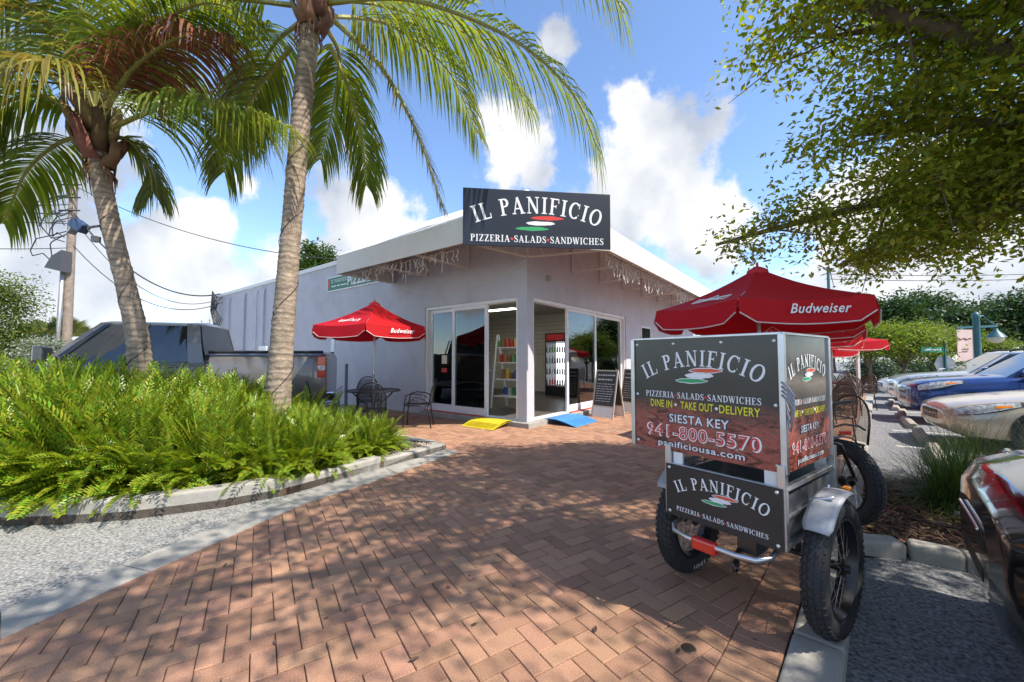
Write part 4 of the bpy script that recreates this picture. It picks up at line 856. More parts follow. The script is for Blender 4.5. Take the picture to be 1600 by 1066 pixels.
# ---------------------------------------------------------------- parasols, tables, chairs
REDF = mat('red_canvas', (.50, .012, .02), .7, var=.12, vscale=3, bump=.15, bscale=300); REDP = leafmat('red_canvas_translucent', (.50, .012, .02), .25, .02, .75, (1.4, 1, 1), .2)  # canopy cloth in the same red, partly translucent
PIPE = mat('white_piping', (.62, .5, .48), .6); POLE = mat('parasol_pole', (.4, .4, .41), .35, .8)
def lerp(a, b, t): return a+(b-a)*t
def parasol(loc, ztop, zedge, rad, rot, label, text=True, white=False, val=.2, grp='red patio umbrellas'):
    o = thing('patio_umbrella', label, 'umbrella', loc, 0, grp); n = 6
    rib = [V(rad*math.cos(rot+k*math.pi/3), rad*math.sin(rot+k*math.pi/3), zedge) for k in range(n)]; top = V(0, 0, ztop)
    for k in range(n):
        a, b = rib[k], rib[(k+1) % n]; m = MB(); rows = []
        for i in range(9):
            t = i/8; row = []
            for j in range(9):
                s_ = j/8; p = top.lerp(a.lerp(b, s_), t); p = p+V(0, 0, -.05*math.sin(math.pi*t)-.035*math.sin(math.pi*s_)*t); row.append(p)
            rows.append(row)
        if rows:
            out = ((a+b)/2); out = V(out.x, out.y, 0).normalized(); last = rows[-1]
            for i in range(1, 5):
                row = []
                for j in range(9):
                    s_ = j/8; ed = min(s_, 1-s_)/.1; ll = val*(1 if ed >= 1 else (.62+.38*math.sqrt(max(0, 1-(1-ed)**2)))); row.append(last[j]+V(0, 0, -ll*i/4)+out*(.02*i/4)+out*(.012*math.sin(s_*9.4+k)*i/4))
                rows.append(row)
        m.grid(rows); mt = REDP if not (white and k % 2) else leafmat('white_canvas', (.66, .64, .6), .3, .02, .75, (1.1, 1, .95), .2)
        pa = m.build('canopy_panel', mt, o, smooth=50, recalc=False)
        m = MB(); m.tube([q+V(0, 0, -.004)+out*.004 for q in rows[-1]], .006, 5); m.build('piping', PIPE, pa)
        mid = (last[4]); r_ = (b-a).normalized(); nn = out
        if V(mid.x+loc[0], mid.y+loc[1], 0).length < V(loc[0], loc[1], 0).length and text:
            nz = (V(0, 0, 1)*.97+nn*.1).normalized()
            sg = 1 if r_.cross(V(0, 0, 1)).dot(nn) > 0 else -1
            r2 = r_*sg
            fr = lambda x, y, l=0: mid+r2*x+V(0, 0, y-val*.9)+nn*(.024+.012+l)+V(0, 0, 0)
            if (mid.x*-loc[1]-mid.y*-loc[0])*1 < 0 or True:
                m = MB()
                which = V(mid.x, mid.y, 0).normalized().dot(V(-loc[1], loc[0], 0).normalized()) 
                if which < 0: sans(m, 'Budweiser', fr, .1, .07, .46, .08, bold=.012, shear=.3, lift=.002)
                else:
                    sl = (last[4]-rows[3][4]).normalized(); nu = -sl; n2 = r2.cross(nu).normalized(); n2 = n2 if n2.z > 0 else -n2; c2 = rows[6][4]
                    f3 = lambda x, y, l=0: c2+r2*x+nu*y+n2*(.012+l)
                    for q in ([(-.2, -.03), (-.2, .08), (0, .03), (.2, .08), (.2, -.03), (0, .01), (-.2, -.03)], [(-.12, -.03), (0, .14), (.12, -.03)]): m.tube([f3(*z_) for z_ in q], .006, 4)
                    sans(m, 'Budweiser', f3, 0, .0, .34, .04, bold=.0, shear=.3, lift=.004)
                m.build('lettering', PRW, pa, recalc=False)
    for k in range(n):
        m = MB(); m.tube([top+V(0, 0, -.02), top.lerp(rib[k], .5)+V(0, 0, -.05-.02), rib[k]+V(0, 0, -.012)], .008, 6); m.tube([V(0, 0, zedge-.02), top.lerp(rib[k], .5)+V(0, 0, -.07)], .006, 6); m.build('rib', POLE, o)
    m = MB(); m.lathe([(.11, ztop-.075), (.1, ztop-.03), (.05, ztop+.0), (.014, ztop+.015), (.012, ztop+.05), (0, ztop+.06)], 12); m.build('vent_cap', REDF, o, smooth=40)
    m = MB(); m.tube([(0, 0, .02), (0, 0, ztop-.01)], .019, 10); m.lathe([(.02, .98), (.027, 1.0), (.027, 1.09), (.02, 1.11)], 10); m.build('pole', POLE, o, smooth=40)
    m = MB(); m.lathe([(0, 0), (.23, 0), (.235, .03), (.2, .055), (.05, .07), (.035, .3), (.022, .31), (0, .31)], 24); m.build('base', IRON, o, smooth=40)
    return o
def meshmat(name, col):
    if name in MC: return MC[name]
    m = mat(name, col, .5); nt = m.node_tree; N = nt.nodes.new; L = nt.links.new; out = nt.nodes['Material Output']; b = nt.nodes['Principled BSDF']
    tc = N('ShaderNodeTexCoord'); ck = N('ShaderNodeTexChecker'); ck.inputs['Scale'].default_value = 150; L(tc.outputs['Object'], ck.inputs[0]); t = N('ShaderNodeBsdfTransparent'); mx = N('ShaderNodeMixShader'); mm = N('ShaderNodeMath'); mm.operation = 'MULTIPLY'; mm.inputs[1].default_value = .75; L(ck.outputs['Fac'], mm.inputs[0]); L(mm.outputs[0], mx.inputs[0]); L(b.outputs[0], mx.inputs[1]); L(t.outputs[0], mx.inputs[2]); L(mx.outputs[0], out.inputs[0]); return m
IMESH = meshmat('iron_mesh', (.012, .012, .013))
def chair(mt=IRON, mm=IMESH, name='iron_chair'):
    o = thing(name, 'x', 'chair'); t = .011
    m = MB(); rows = []
    for i in range(9):
        y = -.22+.44*i/8; row = []
        for j in range(9): x = -.22+.44*j/8; row.append(V(x, y, .44-.018*math.cos(x*5)*math.cos(y*5)))
        rows.append(row)
    m.grid(rows); m.build('seat', mm, o, smooth=True)
    m = MB(); q = [(.22, -.22), (.235, 0), (.22, .22), (0, .235), (-.22, .22), (-.235, 0), (-.22, -.22), (0, -.235)]; m.tube([(x, y, .44) for x, y in q], t, 6, closed=True); m.build('seat_frame', mt, o, smooth=True)
    for sx in (-1, 1):
        m = MB(); m.tube([(sx*.21, -.24, 0), (sx*.215, -.23, .3), (sx*.23, -.21, .5), (sx*.245, -.18, .64), (sx*.25, -.05, .67), (sx*.25, .12, .65), (sx*.235, .22, .6)], t, 6); m.build('leg', mt, o, smooth=True)
        m = MB(); m.tube([(sx*.2, .29, 0), (sx*.2, .245, .25), (sx*.2, .225, .44)], t, 6); m.build('leg', mt, o, smooth=True)
        m = MB(); m.tube([(sx*.23, -.2, .46), (sx*.24, -.1, .56), (sx*.24, .05, .52), (sx*.225, .15, .45)], .007, 5); m.build('arm_brace', mt, o, smooth=True)
    m = MB(); pts = []
    for i in range(17):
        a = math.pi*i/16; pts.append((.235*math.cos(a), .225+.10*(math.sin(a)**.6 if a not in (0, math.pi) else 0)+.02, .44+.5*math.sin(a)**.55))
    m.tube(pts, t, 6); m.build('back_frame', mt, o, smooth=True)
    m = MB(); rows = []
    for i in range(9):
        z = i/8; row = []
        for j in range(9):
            x = -1+2*j/8; hw = .228*(1-max(0, z-.55)**2*1.6); row.append(V(x*hw, .25+.09*z+.03*(1-x*x), .46+.44*z*(1-.12*x*x)))
        rows.append(row)
    m.grid(rows); m.build('backrest', mm, o, smooth=True)
    return o
def table(loc, label, mt=IRON, grp=None):
    o = thing('patio_table', label, 'table', loc, 0, grp); m = MB(); m.lathe([(.03, .715), (.5, .715), (.505, .73), (.03, .73)], 40, closed=True); m.build('table_top', IMESH if mt is IRON else mt, o)
    m = MB(); m.tube([(.505*math.cos(a*math.pi/20), .505*math.sin(a*math.pi/20), .72) for a in range(40)], .014, 6, closed=True); m.build('rim', mt, o, smooth=True)
    for k in range(4):
        a = k*math.pi/2+.5; c, s_ = math.cos(a), math.sin(a); m = MB(); m.tube([(.4*c, .4*s_, .71), (.3*c, .3*s_, .6), (.12*c, .12*s_, .45), (.1*c, .1*s_, .28), (.25*c, .25*s_, .08), (.34*c, .34*s_, .0)], .014, 6); m.build('leg', mt, o, smooth=True)
    m = MB(); m.tube([(.1*math.cos(a*math.pi/6), .1*math.sin(a*math.pi/6), .36) for a in range(12)], .009, 5, closed=True); m.build('leg_ring', mt, o)
    return o
LT = V(-2.72, 7.85, 0)
parasol(LT, 2.46, 1.95, 1.12, R(-78), 'red lettered patio umbrella over the iron table beside the lavender side wall')
table(LT, 'round black iron mesh table under the umbrella by the side wall')
CH = chair()
first = True
def put(loc, face, label, src=None, grp='black iron patio chairs'):
    global first
    c = src if first and src is CH else copy_tree(src or CH)
    if (src or CH) is CH: first = False
    c.location = loc; d = Vector(face)-Vector(loc); c.rotation_euler = (0, 0, math.atan2(d.y, d.x)+math.pi/2); tag(c, label, 'chair', grp); return c
put(LT+V(.25, -.78, 0), LT, 'black iron patio chair with its back towards the planter hedge', CH)
put(LT+V(.86, .05, 0), LT, 'black iron patio chair beside the sliding side door')
put(LT+V(-.75, -.35, 0), LT, 'black iron patio chair half hidden behind the hedge end')
put(LT+V(-.35, .75, 0), LT, 'black iron patio chair between table and side wall')
# front terrace row
BRZ = mat('bronze_metal', (.10, .075, .055), .4, .6); BM = meshmat('bronze_mesh', (.13, .1, .075))
rots = (R(230),)*5
terr = [(V(2.66, 4.28, 0), 2.33, 1.88, 1.05, 'large red lettered patio umbrella rising right behind the tricycle sign box', False), (V(4.15, 6.15, 0), 2.3, 1.84, 1.1, 'second red patio umbrella of the terrace row behind the tricycle', False), (V(5.65, 7.9, 0), 2.25, 1.78, 1.1, 'third red patio umbrella of the terrace row', False), (V(8.35, 10.4, 0), 2.1, 1.78, 1.2, 'fourth red patio umbrella near the thin white post', False), (V(9.3, 12.3, 0), 2.0, 1.62, 1.2, 'red and white panelled patio umbrella at the far end of the terrace', True)]
bc = chair(BRZ, BM, 'terrace_chair'); fb_ = True
for k, (c, a, b, r_, lab, wh) in enumerate(terr):
    parasol(c, a, b, r_, rots[k], lab, text=not wh and k < 3, white=wh, grp='terrace umbrellas')
    table(c, ('bronze terrace table under the umbrella behind the tricycle', 'bronze terrace table under the second umbrella', 'bronze terrace table under the third umbrella', 'bronze terrace table under the fourth umbrella', 'bronze terrace table under the red and white umbrella')[k], BRZ, 'terrace tables')
    for q, (dx, dy) in enumerate(((.78, .12), (.2, .8), (-.3, -.75))):
        if k == 0 and q == 2: continue
        cc = bc if fb_ else copy_tree(bc); fb_ = False
        p = c+V(dx, dy, 0); cc.location = p; d = c-p; cc.rotation_euler = (0, 0, math.atan2(d.y, d.x)+math.pi/2)
        tag(cc, ('bronze terrace chair at the table behind the tricycle', 'bronze terrace chair at the table under the second umbrella', 'bronze terrace chair at the table under the third umbrella', 'bronze terrace chair at the table under the fourth umbrella', 'bronze terrace chair at the red and white umbrella')[k], 'chair', 'terrace chairs')
m = MB(); m.box((0, 0, 1.13), (.07, .07, 2.26)); m.box((0, 0, 2.28), (.16, .16, .04)); m.box((0, 0, .01), (.16, .16, .02)); o = m.build('white_post', mat('post_white', (.6, .6, .58), .5), bevel=.005); o.location = (10.15, 11.7, 0); tag(o, 'thin white square post at the terrace kerb', 'post')
# ---------------------------------------------------------------- vehicles
CGL = mat('car_glass', (.012, .016, .018), .03, spec=.8, coat=.5); CHR = mat('chrome', (.75, .75, .76), .08, 1.0); LENS = mat('lamp_lens', (.40, .42, .44), .22, .2, coat=.5, var=.6, vscale=22); AMB = mat('lamp_amber', (.8, .22, .01), .15, coat=.6)
DARKP = mat('dark_trim', (.012, .012, .013), .45)
def paint(name, col, metal=.4, rough=.28): return mat(name, col, rough, metal, coat=.7, var=.03, vscale=2)
def car_wheel(par, x, y, r, w, out):
    e = bpy.data.objects.new('wheel', None); COL.objects.link(e); e.parent = par; e.location = (x, y, r); e.empty_display_size = .1
    m = MB(); k = w/2; m.lathe([(r*.68, -k*.8), (r*.8, -k), (r*.95, -k), (r, -k*.7), (r, k*.7), (r*.95, k), (r*.8, k), (r*.68, k*.8)], 36, ax=(0, 1, 0), closed=True); m.build('tyre', RUBBER, e, smooth=45)
    m = MB(); s = out; m.lathe([(r*.68, -k*.8), (r*.68, s*k*.85), (r*.64, s*k*.9), (r*.6, s*k*.4), (r*.2, s*k*.3), (0, s*k*.3)], 30, ax=(0, 1, 0))
    for q in range(5):
        a = q*2*math.pi/5+.3; d = V(math.cos(a), 0, math.sin(a)); m.beam(d*r*.1+V(0, s*k*.75, 0), d*r*.63+V(0, s*k*.72, 0), r*.17, .03, up=(0, 1, 0))
    m.lathe([(r*.17, s*k*.3), (r*.17, s*k*.88), (r*.1, s*k*.95), (0, s*k*.95)], 16, ax=(0, 1, 0)); m.build('rim', ALU, e, smooth=40)
def car(name, loc, head, label, cat, st, gh, pnt, wr, wx, extras=None, belt_in=.86, group=None, roofm=None):
    o = thing(name, label, cat, loc, math.atan2(head.y, head.x), group)
    def sec(hw, zl, zs): return [(0, zl), (.72*hw, zl), (.93*hw, zl+.05), (.985*hw, zl+.17), (hw, zl+(zs-zl)*.42), (hw*.995, zl+(zs-zl)*.62), (.97*hw, zs-.11), (.92*hw, zs-.035), (.80*hw, zs), (.4*hw, zs+.022), (0, zs+.03)]
    def at(x):
        for i in range(len(st)-1):
            if st[i][0] >= x >= st[i+1][0]:
                t = (st[i][0]-x)/(st[i][0]-st[i+1][0]); return [st[i][k]+(st[i+1][k]-st[i][k])*t for k in (1, 2, 3)]
        return st[0][1:] if x > st[0][0] else st[-1][1:]
    def surf(x, v, sd, off=.004):
        s_ = sec(*at(x)); i = min(int(v), len(s_)-2); t = v-i; y = s_[i][0]+(s_[i+1][0]-s_[i][0])*t; z = s_[i][1]+(s_[i+1][1]-s_[i][1])*t
        return V(x, sd*(y+off), z+off*.3)
    # fine stations so the skin is smooth
    xs = []
    for i in range(len(st)-1):
        for q in range(4): xs.append(st[i][0]+(st[i+1][0]-st[i][0])*q/4)
    xs.append(st[-1][0])
    rows = []
    for x in xs:
        s_ = sec(*at(x)); rows.append([V(x, y, z) for y, z in s_]+[V(x, -y, z) for y, z in reversed(s_[1:-1])])
    m = MB(); m.grid(rows, wrap=True); nn = len(rows[0]); m.add(rows[0], [tuple(range(nn))]); m.add(rows[-1], [tuple(range(nn-1, -1, -1))])
    m.build('body', pnt, o, smooth=50)
    (bx0, bx1, rx0, rx1, zr, hb, hr) = gh
    zb0 = at(bx0)[2]; zb1 = at(bx1)[2]; low = .05
    def ring(xa, xb, za, zb, h, n=6):
        pts = [V(xa+(xb-xa)*i/n, h*(1-.1*(2*abs(i/n-.5))**4), za+(zb-za)*i/n) for i in range(n+1)]
        return pts+[V(p.x, -p.y, p.z) for p in reversed(pts)]
    base = ring(bx0, bx1, zb0-low, zb1-low, hb); top = ring(rx0, rx1, zr-.05, zr-.05, hr)
    m = MB(); m.grid([base, [a.lerp(b, .5)+V(0, .02 if a.y > 0 else -.02, 0) for a, b in zip(base, top)], top], wrap=True); m.build('glasshouse', CGL, o, smooth=30)
    m = MB(); t2 = [p+V(0, .012 if p.y > 0 else -.012, 0) for p in top]; cn = [V(p.x*.96+(rx0+rx1)*.02, p.y*.8, zr-.005) for p in top]; mid_ = [V(p.x*.9+(rx0+rx1)*.05, 0, zr+.02) for p in top]
    m.grid([[p+V(0, 0, -.03) for p in t2], [p+V(0, 0, .01) for p in t2], cn, mid_], wrap=True); m.build('roof', roofm or pnt, o, smooth=60)
    for sd in (-1, 1):
        m = MB(); A = lambda x, z, h: V(x, sd*h, z)
        def pil(b0, b1, t0, t1):
            hb2, hr2 = hb+.012, hr+.016
            zB = lambda x: zb0-low+(zb1-zb0)*(bx0-x)/(bx0-bx1)
            q = [A(b0, zB(b0), hb2), A(b1, zB(b1), hb2), A(t1, zr-.05, hr2), A(t0, zr-.05, hr2)]; mdl = [(q[0]+q[3])/2+V(0, sd*.02, 0), (q[1]+q[2])/2+V(0, sd*.02, 0)]
            m = MB(); m.add([q[0], q[1], mdl[1], mdl[0], q[2], q[3]], [(0, 1, 2, 3), (3, 2, 4, 5)]); m.build('pillar', pnt, o, recalc=False)
        Lb = bx0-bx1; Lr = rx0-rx1
        pil(bx0, bx0-.1, rx0, rx0-.09); pil(bx0-Lb*.47, bx0-Lb*.47-.1, rx0-Lr*.42, rx0-Lr*.42-.1); pil(bx1+.24, bx1, rx1+.2, rx1)
        m = MB(); m.add([surf(bx0-.05-(bx0-bx1-.1)*i/12, 7.4, sd, .006) for i in range(13)]+[surf(bx0-.05-(bx0-bx1-.1)*i/12, 8.0, sd, .006) for i in range(13)], [(i, i+1, 14+i, 13+i) for i in range(12)]); m.build('belt_trim', DARKP, o, recalc=False)
        for x in wx:
            m = MB(); y = at(x)[0]; q = [V(x+wr*1.16*math.cos(a), sd*(y+.006), wr+wr*1.16*math.sin(a)) for a in [R(-28+236*i/22) for i in range(23)]]; m.add(q, [tuple(range(23))]); m.build('wheel_arch', DARKP, o, recalc=False)
            car_wheel(o, x, sd*(y-.08), wr, .2, sd)
        xf = st[0][0]
        m = MB(); 
        hp = lambda i: (.55+.45*math.sin(math.pi*(.08+.84*i/10)))*(1-.35*i/10); m.grid([[surf(xf-.07-.72*i/10, 6.35+.38*i/10+hp(i)*1.12*(j/2-1), sd, .005) for j in range(5)] for i in range(11)]); m.build('lamp_surround', DARKP, o, smooth=True, recalc=False); m = MB()
        hp = lambda i: (.55+.45*math.sin(math.pi*(.08+.84*i/10)))*(1-.35*i/10); rows = [[surf(xf-.09-.66*i/10, 6.35+.35*i/10+hp(i)*.95*(j/2-1), sd, .009) for j in range(5)] for i in range(11)]
        m.grid(rows); m.build('headlight', LENS, o, smooth=True, recalc=False)
        m = MB(); m.grid([[surf(xf-.50-.17*i/4, 6.22+.1*i/4+(.5-.06*i)*j/3, sd, .012) for j in range(4)] for i in range(5)]); m.build('turn_lamp', AMB, o, smooth=True, recalc=False)
        m = MB(); m.box((bx0-.32, sd*(hb+.16), zb0+.09), (.16, .2, .14)); m.beam((bx0-.3, sd*(hb+.02), zb0+.02), (bx0-.3, sd*(hb+.12), zb0+.06), .06, .04); m.build('door_mirror', pnt, o, bevel=.03, seg=3)
        for x in (bx0-Lb*.42, bx0-Lb*.80):
            m = MB(); p = surf(x, 6.0, sd, .015); m.box(p, (.19, .022, .03)); m.build('door_handle', pnt, o, bevel=.008)
        m = MB()
        for x in (bx0-.18, bx0-Lb*.5, bx1+.3):
            m.add([surf(x, 2+4.9*i/10, sd, .003) for i in range(11)]+[surf(x-.009, 2+4.9*i/10, sd, .003) for i in range(11)], [(i, i+1, 12+i, 11+i) for i in range(10)])
        m.build('door_gap', DARKP, o, recalc=False)
        if name == 'pickup_truck': continue
        m = MB(); m.grid([[surf(st[-1][0]+.1+.25*i/4, 5.4+1.9*j/3, sd, .008) for j in range(4)] for i in range(5)]); m.build('tail_lamp', MC['lamp_red'], o, recalc=False)
    xf, hwf, zlf, zsf = st[0]
    m = MB(); m.box((xf-.006, 0, zsf-.07), (.02, hwf*1.35, .09)); m.build('grille', DARKP, o, bevel=.008)
    m = MB(); m.box((xf+.01, 0, zsf-.03), (.012, hwf*1.3, .012)); m.build('grille_bar', CHR, o, bevel=.004)
    m = MB(); m.box((xf-.012, 0, zlf+.07), (.03, hwf*1.3, .07)); m.build('lower_intake', DARKP, o, bevel=.01)
    if extras: extras(o, surf, at)
    return o
SED = [(2.44, .36, .42, .55), (2.42, .56, .36, .60), (2.35, .74, .27, .67), (2.18, .84, .2, .73), (1.9, .89, .18, .79), (1.3, .91, .18, .88), (.8, .91, .18, .95), (0, .91, .18, .97), (-1.2, .91, .18, 1.0), (-1.9, .9, .2, 1.03), (-2.3, .82, .26, 1.0), (-2.4, .68, .36, .82)]
SEDG = (.92, -1.95, -.02, -1.2, 1.46, .80, .60)
SUV = [(2.29, .38, .46, .75), (2.27, .58, .40, .80), (2.20, .76, .30, .88), (2.04, .85, .24, .94), (1.75, .89, .24, .99), (1.2, .9, .24, 1.04), (.85, .9, .24, 1.07), (0, .9, .24, 1.08), (-1.2, .9, .24, 1.1), (-1.9, .89, .26, 1.12), (-2.15, .82, .3, 1.08), (-2.22, .7, .4, .9)]
SUVG = (.95, -2.1, .2, -1.75, 1.62, .79, .62)
def rails(o, surf, at):
    for sd in (-1, 1):
        m = MB(); m.tube([(.1, sd*.58, 1.62), (0, sd*.58, 1.68), (-1.5, sd*.58, 1.68), (-1.6, sd*.58, 1.62)], .018, 8); m.build('roof_rail', DARKP, o, smooth=True)
def park(px, py, half): q = P(px, py, -.1); c = V(q.x, q.y, 0)-HD*half; return V(c.x, c.y, -.1)
car('parked_car', park(1466, 691, 2.35), HD, 'champagne silver sedan parked nose to the wheel stop', 'car', SED, SEDG, paint('champagne_paint', (.48, .40, .30), .3), .33, (1.45, -1.3))
car('parked_car', park(1420, 656, 2.2), HD, 'dark blue crossover parked beside the champagne sedan', 'car', SUV, SUVG, paint('blue_paint', (.01, .045, .19), .4), .35, (1.4, -1.3), rails)
car('parked_car', park(1400, 636, 2.2), HD, 'silver crossover with roof rails parked beyond the blue crossover', 'car', SUV, SUVG, paint('silver_paint', (.5, .5, .5), .5), .35, (1.4, -1.3), rails)
car('parked_car', park(1381, 623, 2.35), HD, 'white sedan parked farthest along the row near the green trees', 'car', SED, SEDG, paint('white_paint', (.72, .72, .72), .0), .33, (1.45, -1.3))
BKH = V(-.737, .676, 0); q = V(2.19, 1.88, -.1)-BKH*2.25
def bk(o, surf, at):
    for sd in (-1, 1):
        m = MB(); m.grid([[surf(2.23-.42*i/8, 7.45+.25*j/2, sd, .012) for j in range(3)] for i in range(9)]); m.build('chrome_brow', CHR, o, smooth=True, recalc=False)
        m = MB(); c = surf(2.06, 6.4, sd, .012); m.lathe([(.075, 0), (.07, .012), (.055, .012), (.05, .002), (0, .006)], 24, c, V(.75, sd*.6, .25)); m.build('projector_lens', CHR, o, smooth=40)
        m = MB(); m.grid([[surf(2.26-.5*i/8, 3.2+.06*j, sd, .008) for j in range(2)] for i in range(9)]); m.build('bumper_strip', CHR, o, smooth=True, recalc=False)
car('parked_car', q, BKH, 'glossy black car nosing up to the kerb beside the mulch island', 'car', SUV, SUVG, paint('black_paint', (.006, .006, .008), .0, .12), .33, (1.45, -1.3), bk)
# wheel stops
STOPM = mat('stop_concrete', (.36, .32, .27), .9, var=.2, vscale=6, bump=.5, bscale=90, stain=.4, dirt=(.14, .12, .1)); fst = None
for (a, b) in ((1462, 716), (1439, 685), (1420, 664), (1409, 650), (1400, 639), (1392, 632)):
    if fst is None:
        m = MB(); prof = [(-.09, 0), (-.085, .06), (-.05, .125), (.05, .125), (.085, .06), (.09, 0)]; rows = [[V(x, y*s_, z*s_ if z > .1 else z) for y, z in prof] for x, s_ in ((-.7, .85), (-.66, 1), (.66, 1), (.7, .85))]; m.grid(rows); m.add(rows[0], [tuple(range(6))]); m.add(rows[-1], [tuple(range(5, -1, -1))]); ws = m.build('wheel_stop', STOPM, bevel=.01); fst = ws
    else: ws = fst.copy(); COL.objects.link(ws)
    p_ = P(a, b, -.1); ws.location = (p_.x, p_.y, -.099); ws.rotation_euler = (0, 0, math.atan2(K.y, K.x)+random.Random(a).uniform(-.06, .06)); tag(ws, 'low concrete wheel stop at the head of a parking stall', 'wheel stop', 'wheel stops along the stalls')
# pickup
TRK = [(2.95, .80, .5, .95), (2.88, .92, .42, 1.06), (2.7, .98, .38, 1.14), (2.3, 1.0, .38, 1.18), (1.5, 1.0, .38, 1.24), (1.3, 1.0, .38, 1.29), (0, 1.0, .38, 1.31), (-.88, 1.0, .38, 1.31), (-.90, .97, .42, 1.28), (-.94, .97, .42, 1.28), (-.96, 1.0, .42, 1.46), (-2.0, 1.0, .42, 1.46), (-2.86, 1.0, .45, 1.47), (-2.93, .96, .5, 1.44)]
TRG = (1.55, -.86, .75, -.72, 2.05, .90, .72)
TH = V(-.95, -.312, 0).normalized()
def trk(o, surf, at):
    for sd in (-1, 1):
        m = MB(); m.box((-2.86, sd*.985, 1.19), (.16, .05, .42)); tl = m.build('tail_light', MC['lamp_red'], o, bevel=.02, seg=3); m = MB(); m.box((-2.86, sd*1.004, 1.17), (.13, .02, .09)); m.build('reverse_lens', LENS, tl)
        m = MB(); m.tube([(-.95, sd*.96, 1.475), (-2.88, sd*.96, 1.485)], .03, 8); m.build('bed_rail', DARKP, o)
        m = MB(); m.box((1.28, sd*1.13, 1.43), (.14, .24, .26)); m.build('tow_mirror', MC['truck_paint'], o, bevel=.03, seg=3)
    m = MB(); m.box((-2.94, 0, 1.0), (.03, 1.86, .75)); m.build('tailgate', MC['truck_paint'], o, bevel=.02); m = MB(); m.box((-3.03, 0, .6), (.16, 1.9, .18)); m.build('rear_bumper', CHR, o, bevel=.03)
rear = V(-3.72, 7.95, 0)+V(TH.y, -TH.x, 0)*0; 
side = V(TH.y, -TH.x, 0)        # towards the far side
if side.y < 0: side = -side
tc = V(-3.72, 7.95, 0)+side*1.0+TH*2.93
car('pickup_truck', V(tc.x, tc.y, -.012), TH, 'dark grey crew cab pickup truck parked behind the planter hedge', 'truck', TRK, TRG, paint('truck_paint', (.16, .148, .14), .3, .35), .4, (1.95, -1.75), trk)
# ---------------------------------------------------------------- vegetation
def rng(seed): return np.random.default_rng(seed)
def leaf_quads(c, d, s, L_, w):
    """c base points, d unit directions, s unit side vectors, L_ lengths, w widths -> diamond leaves"""
    n = len(c); v = np.empty((n, 4, 3)); L_ = np.asarray(L_).reshape(-1, 1); w = np.asarray(w).reshape(-1, 1)
    v[:, 0] = c; v[:, 2] = c+d*L_; mid = c+d*L_*.45; v[:, 1] = mid+s*w/2; v[:, 3] = mid-s*w/2
    return v.reshape(-1, 3), np.arange(n*4).reshape(-1, 4)
def unit(a): return a/np.maximum(1e-9, np.linalg.norm(a, axis=1, keepdims=True))
def leaf_cloud(g, centers, per, rad, size, flat=.7, droop=.3, wr=.45):
    c = np.repeat(np.asarray(centers, float), per, axis=0); n = len(c)
    off = g.normal(size=(n, 3))*np.array([1, 1, flat])*rad*.55; c = c+off
    d = unit(g.normal(size=(n, 3))*np.array([1, 1, .6])+unit(off)*.5+np.array([0, 0, -droop])); s = unit(np.cross(d, g.normal(size=(n, 3))*.5+np.array([0, 0, 1.0])))
    sz = size*g.uniform(.6, 1.25, n); return leaf_quads(c, d, s, sz, sz*wr)
def crown_obj(name, parts, mt, parent):
    vs = []; qs = []; b = 0
    for v, q in parts: vs.append(v); qs.append(q+b); b += len(v)
    return np_mesh(name, np.concatenate(vs), np.concatenate(qs), mt, parent)
BARK = mat('bark', (.16, .125, .095), .9, var=.35, vscale=12, bump=.7, bscale=30)
def limb(m, pts, r0, r1, n=8, g=None):
    pts = [Vector(p) for p in pts]; q = []
    for i in range(len(pts)-1):
        for k in range(4):
            t = k/4; a = pts[max(i-1, 0)]; b = pts[i]; c = pts[i+1]; d = pts[min(i+2, len(pts)-1)]
            q.append(.5*((2*b)+(c-a)*t+(2*a-5*b+4*c-d)*t*t+(3*b-a-3*c+d)*t**3))
    q.append(pts[-1]); m.tube(q, [r0+(r1-r0)*i/(len(q)-1) for i in range(len(q))], n); return q
